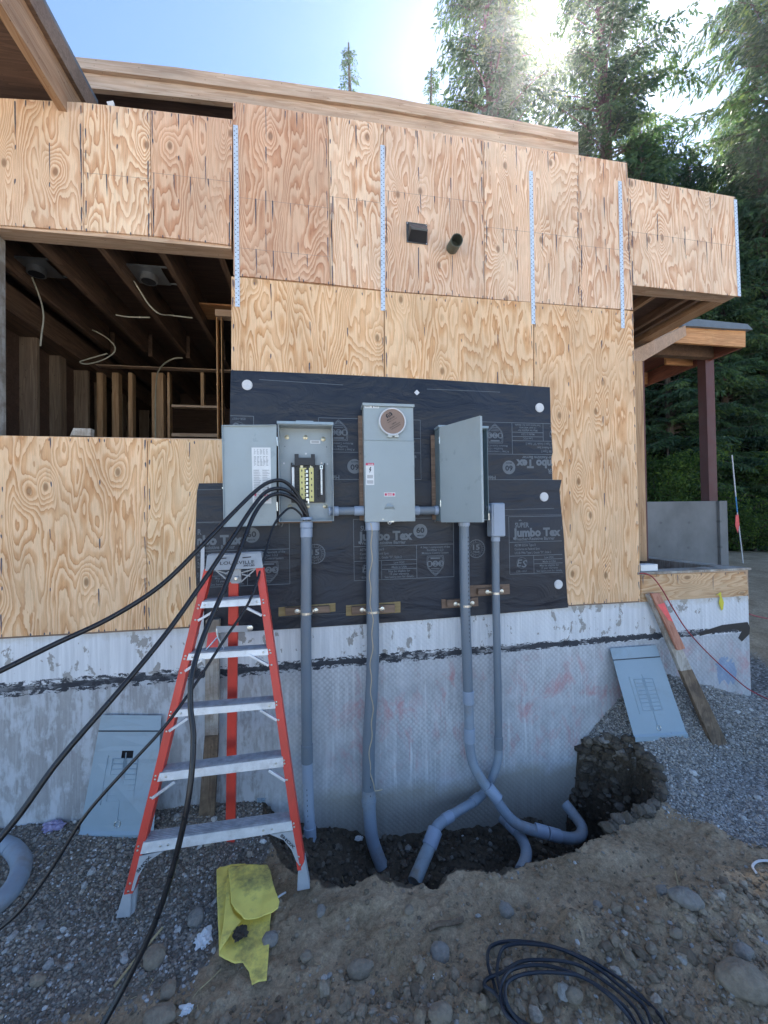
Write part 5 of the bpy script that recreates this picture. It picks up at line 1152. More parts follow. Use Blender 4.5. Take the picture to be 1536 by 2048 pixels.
def height(x,y,fine=True):
    near=sst(9,4,np.hypot(x-.6,y+.8))
    z=tps(x,y); z=np.where(np.hypot(x,y)>60,np.clip(z,-1,3),z)
    gm=gmask(x,y); so=1-gm
    # foreground dirt mounds
    z=z+near*so*(fbm(x,y,1.7,4,3)*.13)*sst(-.78,-1.2,y)+near*(fbm(x,y,5,4,5)*.08*so+fbm(x,y,12,3,55)*.035*so*sst(-.95,-1.2,y)+fbm(x,y,6,3,6)*.02*gm)
    for cx,cy,rx,ry,h in ((1.12,-1.22,.22,.12,.07),(.62,-1.38,.3,.12,.05),(.45,-1.22,.10,.06,.03),(1.75,-1.35,.25,.16,.05),(.25,-.83,.22,.07,.025),(.98,-.93,.3,.10,.03),(1.7,-.86,.25,.10,.03)):
        z=z+h*np.exp(-((x-cx)/rx)**2-((y-cy)/ry)**2)
    cl=fbm(x,y,26,3,9); z=z+near*(so*.034*np.maximum(cl,-.1)+gm*.008*cl)+near*.006*fbm(x,y,75,2,12)
    # trench
    s=sdf(x,y,TR)+fbm(x,y,6,3,21)*.07+fbm(x,y,13,4,22,.65)*np.where(x>1.7,.13,.07)
    w=np.where(x>1.75,.085,.075)
    k=sst(-.02,w,s)
    fl=-.30-.22*np.clip(-y/.6,0,1)*sst(-.1,.4,x)
    fl=fl-.2*sst(1.55,1.95,x)
    fl=np.where(x<.45,fl+ .24*sst(.45,-.35,x),fl)
    fl=fl+fbm(x,y,5,4,23)*.12+fbm(x,y,17,3,24)*.045
    fl=fl-.10*sst(.75,1.2,x)*sst(-.25,-.6,y)
    z=z*(1-k)+fl*k
    # overhanging lumps at the rim
    z=z+near*.02*np.exp(-(s/.05)**2)*(fbm(x,y,14,3,25)+.25)
    far=1-near
    z=z+far*(fbm(x,y,.35,4,41)*.35*sst(3,12,np.hypot(x-.6,y+.8)))
    return z,gm,k
def axis(a,b,h,lo,hi,g=1.16):
    c=list(np.arange(a,b,h)); s=h
    L=[a]; 
    while L[-1]>lo: s*=g; L.append(L[-1]-s)
    s=h; R_=[c[-1]]
    while R_[-1]<hi: s*=g; R_.append(R_[-1]+s)
    return np.array(L[:0:-1]+c+R_[1:])
gx=axis(-2.3,4.0,.0105,-260,260); gy=axis(-1.85,.03,.0105,-260,260)
GX,GY=np.meshgrid(gx,gy); GZ,GM,GK=height(GX,GY)
nyy,nxx=GX.shape
V=np.c_[GX.ravel(),GY.ravel(),GZ.ravel()]
ii=np.arange(nyy*nxx).reshape(nyy,nxx); Fq=np.c_[ii[:-1,:-1].ravel(),ii[:-1,1:].ravel(),ii[1:,1:].ravel(),ii[1:,:-1].ravel()]
def np_mesh(name,V,Fc,mats,attrs={},smooth=False,mi=None):
    me=bpy.data.meshes.new(name); k=Fc.shape[1]
    me.vertices.add(len(V)); me.vertices.foreach_set('co',V.astype(np.float32).ravel())
    me.loops.add(Fc.size); me.loops.foreach_set('vertex_index',Fc.astype(np.int32).ravel())
    me.polygons.add(len(Fc)); me.polygons.foreach_set('loop_start',np.arange(0,Fc.size,k,dtype=np.int32))
    for m in mats: me.materials.append(m)
    if mi is not None: me.polygons.foreach_set('material_index',mi.astype(np.int32))
    me.polygons.foreach_set('use_smooth',np.full(len(Fc),smooth))
    me.update(calc_edges=True)
    for n,a in attrs.items(): at=me.attributes.new(n,'FLOAT','POINT'); at.data.foreach_set('value',a.astype(np.float32).ravel())
    me.validate(); return me
def soil_mat():
    m,t,b=newmat('soil_and_gravel'); N=NB(t); p=N.obj()
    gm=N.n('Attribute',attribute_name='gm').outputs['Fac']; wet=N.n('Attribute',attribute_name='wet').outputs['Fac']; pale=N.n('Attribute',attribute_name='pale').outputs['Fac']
    n1=N.noise(p,3.2,6,.65); n2=N.noise(p,38,5,.7); n3=N.noise(p,130,4,.7)
    soil=N.mix(N.ramp(n1,[(.34,0.),(.66,1.)]),(.28,.205,.125),(.46,.355,.235)); soil=N.mix(1.,soil,N.ramp(n2,[(.3,.65),(.7,1.3)]),'MULTIPLY'); soil=N.mix(1.,soil,N.ramp(n3,[(.3,.75),(.7,1.22)]),'MULTIPLY')
    vo=N.n('TexVoronoi'); t.links.new(p,vo.inputs['Vector']); vo.inputs['Scale'].default_value=75
    hv=N.n('SeparateColor'); t.links.new(vo.outputs['Color'],hv.inputs[0])
    gr=N.ramp(hv.outputs[0],[(0,(.07,.07,.068)),(.5,(.17,.17,.165)),(.85,(.27,.27,.26)),(1,(.45,.45,.44))]); sx=N.n('SeparateXYZ'); t.links.new(p,sx.inputs[0]); gr=N.mix(N.m('MULTIPLY',N.ramp(n1,[(.3,.35),(.65,1.)]),N.ramp(N.m('MULTIPLY_ADD',sx.outputs[0],.2,.5),[(.5,.85),(.65,.3)])),gr,(.20,.16,.115))
    dark=N.mix(N.ramp(n2,[(.3,0.),(.7,1.)]),(.055,.043,.03),(.13,.10,.07))
    e=N.m('ADD',gm,N.m('MULTIPLY',N.m('SUBTRACT',n2,.5),.5)); col=N.mix(N.ramp(e,[(.42,0.),(.58,1.)]),soil,gr)
    e=N.m('ADD',wet,N.m('MULTIPLY',N.m('SUBTRACT',n2,.5),.4)); col=N.mix(N.ramp(e,[(.4,0.),(.6,1.)]),col,dark)
    col=N.mix(pale,col,N.mix(N.ramp(n1,[(.3,0.),(.7,1.)]),(.56,.51,.44),(.66,.61,.54)))  # very light ground colour, a bounce surface for the shaded wall
    t.links.new(col,b.inputs['Base Color']); b.inputs['Roughness'].default_value=.93; b.inputs['Specular IOR Level'].default_value=.25
    h=N.m('ADD',N.m('MULTIPLY',n3,.6),N.m('MULTIPLY',n2,.8)); h=N.m('ADD',h,N.m('MULTIPLY',N.m('MULTIPLY',vo.outputs['Distance'],gm),-.9))
    t.links.new(N.bump(h,.8,.012),b.inputs['Normal']); return m
M['soil']=soil_mat()
me=np_mesh('ground',V,Fq,[M['soil']],{'gm':GM,'wet':np.maximum(GK,.75*sst(-.055,.0,sdf(GX,GY,TR)+fbm(GX,GY,9,3,77)*.08)),'pale':sst(-3.4,-4.4,GY+.3*np.sin(GX*1.3))},smooth=True)  # pale: unseen zone behind the camera, added to reflect sun onto the wall
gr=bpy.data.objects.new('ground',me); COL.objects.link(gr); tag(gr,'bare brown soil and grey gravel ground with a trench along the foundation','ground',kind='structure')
def hz(x,y):
    z,_,_=height(np.array([float(x)]),np.array([float(y)])); return float(z[0])
# ---- stones
def ico(sub=1):
    bm=bmesh.new(); bmesh.ops.create_icosphere(bm,subdivisions=sub,radius=1); v=np.array([q.co for q in bm.verts]); f=np.array([[q.index for q in p.verts] for p in bm.faces]); bm.free(); return v,f
IV,IF=ico(1)
def stones(name,n,mask,smin,smax,mat,label,cat,flat=.7,sub=1,pw=2.2,area=(-2.2,4.4,-1.9,.0),sink=.25):
    xs=rng.uniform(area[0],area[1],n*8); ys=rng.uniform(area[2],area[3],n*8)
    w=mask(xs,ys); keep=rng.random(n*8)<w; xs=xs[keep][:n]; ys=ys[keep][:n]; n=len(xs)
    z,_,_=height(xs,ys); sz=smin+(smax-smin)*rng.random(n)**pw
    iv,if_=ico(sub); nv=len(iv)
    j=1+rng.normal(0,.13,(n,nv,1)); sc=np.stack([sz*rng.uniform(.8,1.25,n),sz*rng.uniform(.7,1.1,n),sz*rng.uniform(.55,.9,n)*flat*1.3],1)[:,None,:]
    a=rng.uniform(0,6.28,n); ca,sa=np.cos(a)[:,None],np.sin(a)[:,None]; b=rng.normal(0,.5,n); cb,sb=np.cos(b)[:,None],np.sin(b)[:,None]
    v=iv[None]*j*sc; x=v[...,0];y=v[...,1];zz=v[...,2]
    y,zz=y*cb-zz*sb,y*sb+zz*cb; x,y=x*ca-y*sa,x*sa+y*ca
    v=np.stack([x+xs[:,None],y+ys[:,None],zz+(z+sz*(.5-sink)*flat)[:,None]],-1).reshape(-1,3)
    f=(if_[None]+(np.arange(n)*nv)[:,None,None]).reshape(-1,3); tn=np.repeat(rng.random(n),nv)
    me=np_mesh(name,v,f,[mat],{'tone':tn},smooth=False); o=bpy.data.objects.new(name,me); COL.objects.link(o); return tag(o,label,cat,kind='stuff')
def stone_mat(name,stops):
    m,t,b=newmat(name); N=NB(t); a=N.n('Attribute',attribute_name='tone').outputs['Fac']
    c=N.ramp(a,stops,'LINEAR'); c=N.mix(1.,c,N.ramp(N.noise(N.obj(),90,4,.6),[(.3,.75),(.7,1.2)]),'MULTIPLY'); t.links.new(c,b.inputs['Base Color']); b.inputs['Roughness'].default_value=.8; return m
M['gravel']=stone_mat('crushed_gravel',[(0,(.14,.135,.125)),(.35,(.27,.265,.25)),(.65,(.40,.395,.375)),(.80,(.38,.33,.26)),(.95,(.50,.50,.48)),(1,(.66,.67,.66))])
M['clod']=stone_mat('soil_clods',[(0,(.15,.115,.075)),(.5,(.26,.205,.14)),(.90,(.34,.28,.205)),(.94,(.24,.235,.22)),(1,(.42,.41,.38))])
M['clod_brown']=stone_mat('brown_lumps',[(0,(.14,.105,.07)),(.6,(.25,.195,.13)),(.93,(.32,.26,.185)),(1,(.36,.34,.30))])
trm=lambda x,y: sdf(x,y,TR)
M['yard']=stone_mat('yard_gravel',[(0,(.10,.09,.075)),(.4,(.21,.19,.16)),(.7,(.30,.265,.215)),(.85,(.31,.25,.19)),(.95,(.38,.38,.37)),(1,(.62,.62,.6))])
stones('gravel',22000,lambda x,y:gmask(x,y)**1.5*(trm(x,y)<-.02)*(x<.6),.004,.011,M['yard'],'brownish mixed gravel on the ground under and left of the ladder','gravel',sub=1,area=(-2.2,.6,-1.9,0))
stones('gravel',38000,lambda x,y:gmask(x,y)**1.5*(trm(x,y)<-.02)*(x>.6),.004,.0105,M['gravel'],'loose grey crushed gravel piled against the foundation at the right','gravel',sub=1)
stones('gravel',500,lambda x,y:gmask(x,y)**2*(trm(x,y)<.0),.011,.026,M['gravel'],'coarser pebbles mixed into the grey gravel','gravel',sub=1,pw=3)
stones('soil_clods',14000,lambda x,y:(1-gmask(x,y))*(trm(x,y)<-.02)*(.12+.88*sst(-1.0,-1.35,y)),.004,.016,M['clod'],'small clods and pebbles scattered over the bare soil','soil clods',sub=1,pw=2.4)
stones('soil_clods',1300,lambda x,y:(1-gmask(x,y))*(trm(x,y)<-.02)*sst(-1.05,-1.3,y),.014,.034,M['clod_brown'],'larger dirt lumps in the foreground spoil','soil clods',sub=2,pw=2.5)
M['clod_dark']=stone_mat('damp_clods',[(0,(.045,.035,.025)),(.6,(.10,.08,.056)),(.95,(.15,.125,.095)),(1,(.3,.29,.27))])
stones('soil_clods',2400,lambda x,y:(trm(x,y)>.0)*1.,.006,.03,M['clod_dark'],'damp dark clods in the trench','soil clods',sub=1,pw=2.6,area=(-.45,2.4,-.85,-.01))
stones('soil_clods',700,lambda x,y:(np.abs(trm(x,y)-.02)<.05)*(x>1.75)*1.,.010,.042,M['clod_dark'],'crumbling brown lumps around the dark hole in the gravel bank','soil clods',sub=2,pw=2.,area=(1.7,2.5,-.75,-.01),sink=.1)
# ---- single rocks (px, py, half-width px, aspect)
def rock(px,py,rw,asp,label,mat='rock',seed=0,rot=0.,tilt=.0):
    z=.03
    for _ in range(4): g_=G(px,py,z); z=hz(g_.x,g_.y)+.01
    d=(g_-Vector(CAM)).dot(Vector(f_)); s=rw/810*d*.95; bm=bmesh.new(); bmesh.ops.create_icosphere(bm,subdivisions=4,radius=1)
    for v in bm.verts:
        n=mnoise.noise(v.co*1.1+Vector((seed*3.3,0,0)))*.22+mnoise.noise(v.co*2.6+Vector((seed,5,0)))*.08+mnoise.noise(v.co*7+Vector((seed,5,0)))*.035
        v.co*=(1+n); v.co.x*=s; v.co.y*=s*asp; v.co.z*=s*min(asp,.85)*.8
        c,s_=math.cos(rot),math.sin(rot); v.co.x,v.co.y=v.co.x*c-v.co.y*s_,v.co.x*s_+v.co.y*c
    me=bpy.data.meshes.new('rock'); bm.to_mesh(me); bm.free(); me.materials.append(M[mat])
    for p_ in me.polygons: p_.use_smooth=True
    o=bpy.data.objects.new('rock',me); COL.objects.link(o); o.location=g_+Vector((0,0,s*.12)); tag(o,label,'rock','rocks lying on the ground')
rock(393,1836,16,1.25,'smooth oval grey stone just left of the yellow sheet','rock',1)
rock(309,1916,21,1.15,'large rounded brown-grey stone beside the hanging black cable','rock2',2)
rock(337,1980,15,1.2,'tan stone near the bottom edge right of the long cable','rock2',3,rot=.5)
rock(540,1880,16,1.,'pale round stone partly under the right edge of the yellow sheet','rock',4)
rock(76,1961,15,.8,'small tan stone alone on the soil at the lower left','rock2',5)
rock(318,2040,34,.6,'broad half buried stone at the bottom edge left of centre','rock2',6)
rock(642,1822,9,1.5,'small upright stone right of the ladder foot','rock',7)
rock(1012,1822,15,.95,'pale grey stone on the bare soil above the coiled cable','rock',8)
rock(1373,1802,33,.72,'big flattened oval rock at the right below the gravel','rock',9,rot=-.55)
rock(1325,1784,13,1.,'small pale rock touching the big flattened oval rock','rock',10)
rock(1195,1811,9,1.,'small white-grey pebble midway between the coil and the gravel pile','rock',11)
rock(1490,1965,50,.7,'largest rough rock at the lower right corner','rock2',12,rot=-.4)
rock(1487,1905,19,.8,'medium rock just behind the largest rough rock','rock',13)
rock(818,1821,10,1.,'dull round stone on the trench lip near the twisted root','rock2',14)
rock(1147,1990,17,.9,'tan stone inside the coil of navy cable','rock2',15)
rock(1303,1897,13,.8,'pale stone on the small dirt mound at the right','rock2',16,rot=.4)
rock(1352,1868,14,.7,'brown lump beside the dirt mound below the big oval rock','rock2',17)
rock(880,1908,21,.9,'pale lumpy rock left of the cable coil','rock',18)
rock(612,1915,13,.8,'small dark stone right of the torn end of the yellow sheet','rock2',19)
rock(720,1940,28,.6,'wide dirt covered rock in the foreground centre','rock2',20)
rock(880,2030,26,.7,'dirt covered rock at the bottom edge left of the coil','rock2',21)
# ---- litter, sticks
def lie(px,py,dz=.0):
    z=.03
    for _ in range(4): g_=G(px,py,z); z=hz(g_.x,g_.y)+dz
    return g_
def stick(pts,r,m,name,label,cat,dz=.012):
    MB().tube(spline([lie(a,b_,dz) for a,b_ in pts],5),[r]*(5*(len(pts)-1)+1),6).build(name,M[m],None,label=label,cat=cat)
stick([(229,1972),(270,1920),(300,1885),(325,1855)],.006,'straw','dry_stick','long thin pale stick behind the hanging black cable','stick')
stick([(1350,1742),(1356,1768),(1360,1780)],.0025,'straw','dry_straw','upright bit of yellow straw above the big oval rock','straw',.03)
stick([(1335,1778),(1362,1780),(1385,1776)],.0025,'straw','dry_straw','flat bit of yellow straw above the big oval rock','straw',.015)
stick([(1290,1753),(1305,1750),(1320,1745)],.0022,'straw','dry_straw','short straw left of the big oval rock','straw',.01)
stick([(400,1978),(425,1955),(442,1938)],.003,'straw','dry_straw','pale straw below the yellow sheet','straw',.01)
stick([(553,1797),(562,1790),(571,1785)],.005,'washer','plastic_sliver','white plastic sliver at the right edge of the yellow sheet','litter',.012)
stick([(857,1858),(875,1848),(900,1846),(926,1838)],.012,'dirty_wood','root_piece','twisted brown root lying in front of the trench','root',.012)
r3=random.Random(5)
mb=MB()
for k in range(150):
    px,py=r3.uniform(450,1500),r3.uniform(1740,2030)
    if k<40: px,py=r3.uniform(20,400),r3.uniform(1680,2030)
    g_=lie(px,py,.006); a=r3.uniform(0,3.14); l=r3.uniform(.012,.04); d=Vector((math.cos(a)*l,math.sin(a)*l,r3.uniform(-.3,.5)*l)); mb.tube([g_-d*.5,g_+d*.5],.0011,4)
mb.build('straw_bits',M['straw'],None,label='fine straw and twig bits strewn over the soil',cat='straw',kind='stuff')
def crumple(px,py,r,mat,name,label,seed,asp=.6,cat='litter',dz=.0):
    g_=lie(px,py,dz); bm=bmesh.new(); bmesh.ops.create_icosphere(bm,subdivisions=3,radius=1)
    for v in bm.verts:
        n=mnoise.noise(v.co*2.2+Vector((seed*3.3,0,0)))*.7+mnoise.noise(v.co*5+Vector((seed,5,0)))*.3
        v.co*=(1+n); v.co=Vector((v.co.x*r,v.co.y*r*asp,v.co.z*r*.45))
    me=bpy.data.meshes.new(name); bm.to_mesh(me); bm.free(); me.materials.append(M[mat]); o=bpy.data.objects.new(name,me); COL.objects.link(o); o.location=g_+Vector((0,0,r*.2)); tag(o,label,cat)
crumple(103,1658,.060,'purple','crumpled_wrapper','crumpled pale purple wrapper against the wall at the left',1)
crumple(406,1880,.035,'white','paper_scrap','dirty white paper scrap left of the yellow sheet',2,1.2)
crumple(718,1678,.028,'white','paper_scrap','crumpled white scrap at the foot of the thick conduit',3,dz=.02)
crumple(370,2023,.028,'white','paper_scrap','pale scrap on the soil at the bottom edge',5)
crumple(875,1953,.018,'white','paper_scrap','small white and pink scrap left of the cable coil',6)
crumple(868,1915,.022,'washer','paper_scrap','pale chip left of the cable coil',7)
crumple(1000,1848,.004,'white','paper_scrap','tiny white fleck below the pale grey stone',8)
crumple(522,1600,.030,'cover','plastic_disc','grey plastic disc lying by the wall between the ladder and the conduit',4,.9)
stick([(1512,1745),(1505,1732),(1518,1722),(1545,1722)],.006,'washer','white_cord','white cord loop on the dirt at the right edge','cord',.01)
for k,(px,py) in enumerate(((952,1695),(963,1692),(946,1708),(925,1672))): crumple(px,py,.008,'white','paper_scrap',('square white chip on the trench floor','larger white chip on the trench floor','lower white chip on the trench floor','uppermost white speck on the trench floor')[k],10+k)
# ---- coiled cable
cz=thing('cable_coil','loose coil of dark navy cable on the dirt at the lower right','cable coil',lie(1150,1990))
r4=random.Random(9); strands=[
 [(1100,2075),(1035,2035),(1000,2000),(985,1965),(976,1930),(980,1898),(1000,1885),(1040,1884),(1100,1893),(1170,1915),(1230,1950),(1280,1990),(1320,2030),(1340,2070)],
 [(1070,2080),(1020,2035),(1005,1990),(995,1945),(1000,1905),(1020,1890),(1060,1888),(1120,1900),(1190,1935),(1245,1975),(1290,2015),(1310,2070)],
 [(1090,2080),(1040,2040),(1010,2010),(985,1985),(968,1972),(975,1955),(1005,1945),(1040,1925),(1090,1918),(1150,1930),(1215,1965),(1270,2015),(1300,2075)],
 [(1060,2070),(1010,2030),(1002,1985),(1008,1955),(1030,1935),(1080,1932),(1140,1945),(1200,1975),(1255,2020),(1290,2080)],
 [(1085,2085),(1030,2030),(1010,1995),(1015,1965),(1050,1948),(1110,1943),(1165,1955),(1215,1990),(1260,2040),(1280,2090)]]
for k,s_ in enumerate(strands):
    MB().tube(spline([lie(a+r4.uniform(-2,2),b_+r4.uniform(-2,2),.030+.011*k) for a,b_ in s_],8),.0068,8).build('strand',M['coil'],cz)
# ---- yellow sheet
def cloth(par,poly,z,amp,seed,name,mat='yellow',slope=(0,0)):
    bm=bmesh.new(); vs=[]
    for (a,b_) in poly: g_=G(a,b_,.05); vs.append(bm.verts.new(g_))
    bm.faces.new(vs); bmesh.ops.triangulate(bm,faces=bm.faces)
    for _ in range(5): 
        long=[e for e in bm.edges if e.calc_length()>.012]
        if long: bmesh.ops.subdivide_edges(bm,edges=long,cuts=1,use_grid_fill=False); bmesh.ops.triangulate(bm,faces=bm.faces)
    c_=G(*poly[0],.05); base=BASE[par.name]
    for v in bm.verts:
        x,y=v.co.x,v.co.y
        n=mnoise.noise(Vector((x*9,y*3.5,seed)))*amp+mnoise.noise(Vector((x*26,y*14,seed)))*amp*.35
        rl=Vector(CAM)-v.co; zt=z+n+slope[0]*(x-c_.x)+slope[1]*(y-c_.y); v.co.z=zt
    bmesh.ops.translate(bm,verts=bm.verts,vec=-base)
    bmesh.ops.recalc_face_normals(bm,faces=bm.faces)
    me=bpy.data.meshes.new(name); bm.to_mesh(me); bm.free(); me.materials.append(M[mat])
    for p_ in me.polygons: p_.use_smooth=True
    o=bpy.data.objects.new(name,me); COL.objects.link(o); o.parent=par; BASE[o.name]=base
    md=o.modifiers.new('t','SOLIDIFY'); md.thickness=.003; return o
ys=thing('yellow_sheet','dirty folded yellow vinyl sheet with a torn lower end in front of the ladder','vinyl sheet',lie(490,1850))
hb=hz(*G(490,1850,.05).xy)
cloth(ys,[(433,1728),(440,1721),(468,1718),(489,1715),(505,1722),(528,1738),(545,1790),(540,1830),(538,1880),(533,1945),(518,1948),(504,1955),(498,1930),(492,1922),(486,1913),(470,1914),(450,1906),(438,1898),(437,1850),(434,1790)],hb+.035,.014,1.3,'lower_layer')
cloth(ys,[(456,1734),(500,1733),(535,1734),(541,1745),(546,1768),(552,1790),(559,1808),(556,1822),(545,1830),(520,1835),(500,1840),(488,1842),(484,1837),(470,1826),(462,1810),(460,1775)],hb+.075,.018,4.4,'folded_flap')
cloth(ys,[(454,1735),(460,1740),(461,1800),(468,1826),(484,1838),(470,1855),(452,1880),(438,1898),(446,1850),(452,1790)],hb+.056,.010,7.4,'fold_edge')
crumple(480,1868,.028,'clod_dark','soil_pat','dark wet soil lump sitting on the yellow sheet',9,1.1,'soil lump',.045)
rock(487,1861,9,.7,'small pebble on the dark soil on the yellow sheet','rock',31)
# ================================================================== TREES
def leaf_mat(name,stops,tr=(.16,.26,.05),tf=.35):
    m,t,b=newmat(name); N=NB(t); a=N.n('Attribute',attribute_name='tone').outputs['Fac']
    c=N.ramp(a,stops); t.links.new(c,b.inputs['Base Color']); b.inputs['Roughness'].default_value=.6; b.inputs['Specular IOR Level'].default_value=.25
    tl=N.n('BsdfTranslucent'); c2=N.mix(1.,c,(2.3,2.3,1.3),'MULTIPLY'); t.links.new(c2,tl.inputs[0]); mx=N.n('MixShader'); mx.inputs[0].default_value=tf
    t.links.new(b.outputs[0],mx.inputs[1]); t.links.new(tl.outputs[0],mx.inputs[2]); t.links.new(mx.outputs[0],t.nodes['Material Output'].inputs[0]); return m
M['needle']=leaf_mat('conifer_foliage',[(0,(.022,.052,.036)),(.5,(.045,.09,.048)),(.85,(.08,.135,.055)),(1,(.15,.2,.07))])
M['leaf']=leaf_mat('broad_foliage',[(0,(.02,.045,.018)),(.6,(.05,.095,.026)),(1,(.15,.22,.05))],tf=.45)
M['bark']=simple('bark',(.085,.065,.05),.9,var=.35,vscale=9,bump=.5,bscale=25,stretch=(1,1,.2))
def leaves_mesh(name,pos,dirs,ln,wd,tone,mat,up=None):
    n=len(pos); d=dirs/np.linalg.norm(dirs,axis=1,keepdims=True); rv=rng.normal(0,1,(n,3)); s=np.cross(d,rv); s/=np.linalg.norm(s,axis=1,keepdims=True)+1e-9
    a=pos; m_=pos+d*ln[:,None]*.45; v=np.stack([a,m_+s*wd[:,None]*.5,a+d*ln[:,None],m_-s*wd[:,None]*.5],1).reshape(-1,3)
    f=np.arange(4*n).reshape(-1,4); return np_mesh(name,v,f,[mat],{'tone':np.repeat(tone,4)},smooth=False)
def tree_obj(name,trunk_me,crown_me,loc,label,cat,group,rz=0,sc=1.):
    r=thing(name,label,cat,loc,group); r.rotation_euler=(0,0,rz); r.scale=(sc,)*3
    for nm,me in (('trunk',trunk_me),('crown',crown_me)):
        o=bpy.data.objects.new(nm,me); COL.objects.link(o); o.parent=r
    return r
def conifer(seed,H,R,h0,droop=.35,ang=.25,sp=.38,nb=5,leafl=.15,leafw=.05,tw=.13,shape=.75):
    r=random.Random(seed); mb=MB(); Pn=[];Dn=[];L_=[];T_=[]
    lean=Vector((r.uniform(-.3,.3),r.uniform(-.3,.3),0))
    tp=[Vector((0,0,-.5))+lean*0]+[Vector((0,0,H*k/10))+lean*(k/10)**2 for k in range(1,11)]
    mb.tube(tp,[.024*H*(1-k/10.4)**.8*.6+.01 for k in range(11)],10)
    z=h0
    while z<H-.2:
        f=(z-h0)/(H-h0); Lm=R*((1-f)**shape)*(.55+.45*min(1,f*6+.3))+.15
        for k in range(nb):
            if r.random()<.14: continue
            a=r.uniform(0,6.283); L=Lm*r.uniform(.55,1.15); zz=z+r.uniform(-sp,sp)*.5
            o=Vector((lean.x*(zz/H)**2,lean.y*(zz/H)**2,zz)); d=Vector((math.cos(a),math.sin(a),0)); side=Vector((-d.y,d.x,0))
            bend=r.uniform(-.25,.25); dr=droop*r.uniform(.7,1.4)
            def bp(t): return o+d*L*t+side*bend*L*t*t+Vector((0,0,L*(ang*t*(1-f*.2)-dr*t*t)+f*.3*L*t))
            mb.tube([bp(t) for t in (0,.35,.7,1)],[.012+.012*L,.008+.007*L,.008,.003],4,cap=False)
            nt_=max(3,int(L/tw)); tone0=r.uniform(.0,.65)
            for j in range(nt_):
                t=.16+.84*(j+r.random())/nt_; p=bp(t); tang=(bp(min(t+.02,1))-bp(t-.02)).normalized()
                for sg in (-1,1):
                    tl=(.16+.42*L*.35*(1-t*.75))*r.uniform(.6,1.25); td=(tang*.55+side*sg*.8+Vector((0,0,-.12))).normalized()
                    nl=max(3,int(tl/.047))
                    for q in range(nl):
                        u=(q+.5)/nl; pt=p+td*tl*u+Vector((0,0,-.35*tl*u*u))
                        dd=td*r.uniform(.3,1.)+Vector((r.uniform(-.5,.5),r.uniform(-.5,.5),-r.uniform(-.1,.8)))
                        Pn.append(tuple(pt)); Dn.append(tuple(dd)); L_.append(leafl*r.uniform(.6,1.3)); T_.append(min(1,max(0,tone0+r.uniform(-.15,.35))))
        z+=sp*(1-.45*f)
    # leader
    for k in range(60):
        t=r.random(); Pn.append((lean.x,lean.y,H-1.0+t*1.1)); Dn.append((r.uniform(-1,1),r.uniform(-1,1),r.uniform(-.2,.9))); L_.append(.14*(1.3-t)); T_.append(.4)
    Pn=np.array(Pn);Dn=np.array(Dn);L_=np.array(L_);T_=np.array(T_)
    cm=leaves_mesh('crown',Pn,Dn,L_,L_*leafw/leafl*rng.uniform(.7,1.3,len(L_)),T_,M['needle'])
    t_o=mb.build('trunk_tmp',M['bark'],None,loc=(0,0,0)); tm=t_o.data; bpy.data.objects.remove(t_o); print('conifer',seed,len(Pn)); return tm,cm
def broad(seed,H,R,n=16000,leafl=.10,mat='leaf',trunkr=.09,low=.15):
    r=random.Random(seed); mb=MB(); tips=[]
    mb.tube([Vector((0,0,-.4)),Vector((.05,0,H*.3)),Vector((.0,.1,H*.55)),Vector((.1,.1,H*.85))],[trunkr,trunkr*.8,trunkr*.5,.02],8)
    for k in range(46):
        a=r.uniform(0,6.283); z0=H*r.uniform(low,.85); L=R*r.uniform(.45,1.05)*(1-.5*abs(z0/H-.45)); d=Vector((math.cos(a),math.sin(a),r.uniform(.1,.6)))
        b0=Vector((.05,.05,z0*.8)); pts=[b0,b0+d*L*.5+Vector((0,0,.1*L)),b0+d*L+Vector((r.uniform(-.2,.2),r.uniform(-.2,.2),-.12*L))]; mb.tube(pts,[.03,.016,.005],4,cap=False)
        for t in (.35,.5,.62,.75,.88,1.): tips.append((pts[0].lerp(pts[1],t*2) if t<.5 else pts[1].lerp(pts[2],t*2-1),r.uniform(0,1)))
    idx=rng.integers(0,len(tips),n); c=np.array([tips[i][0] for i in idx]); tn=np.array([tips[i][1] for i in idx])
    pos=c+rng.normal(0,1,(n,3))*np.array([.24,.24,.15])*R*.36; dr=rng.normal(0,1,(n,3))+np.array([0,0,-.5])
    ll=leafl*rng.uniform(.6,1.3,n); cm=leaves_mesh('crown',pos,dr,ll,ll*.55,np.clip(tn*.6+rng.uniform(0,.4,n),0,1),M[mat])
    t_o=mb.build('trunk_tmp',M['bark'],None,loc=(0,0,0)); tm=t_o.data; bpy.data.objects.remove(t_o); return tm,cm
HAZE_D=.0010
FA=conifer(1,24,4.3,3.0,nb=8,leafl=.21,leafw=.055,tw=.13,shape=.6,sp=.48,droop=.55)
FB=conifer(2,27,5.0,2.0,droop=.5,ang=.3,nb=7,leafl=.22,leafw=.062,tw=.15,shape=.62,sp=.5)
FC=conifer(3,14,3.2,.4,droop=.3,nb=8,leafl=.21,leafw=.06,tw=.15,shape=.65,sp=.36)
FD=conifer(4,21,1.7,9.,droop=.45,ang=.22,sp=.34,nb=4,shape=.95,leafl=.13,leafw=.04)
SA=broad(11,4.2,2.3,15000); SB=broad(12,2.4,1.9,9000,leafl=.08)
def azx(px,Y): r=ray(px,1024); return r[0]/r[1]*(Y-CAM[1])
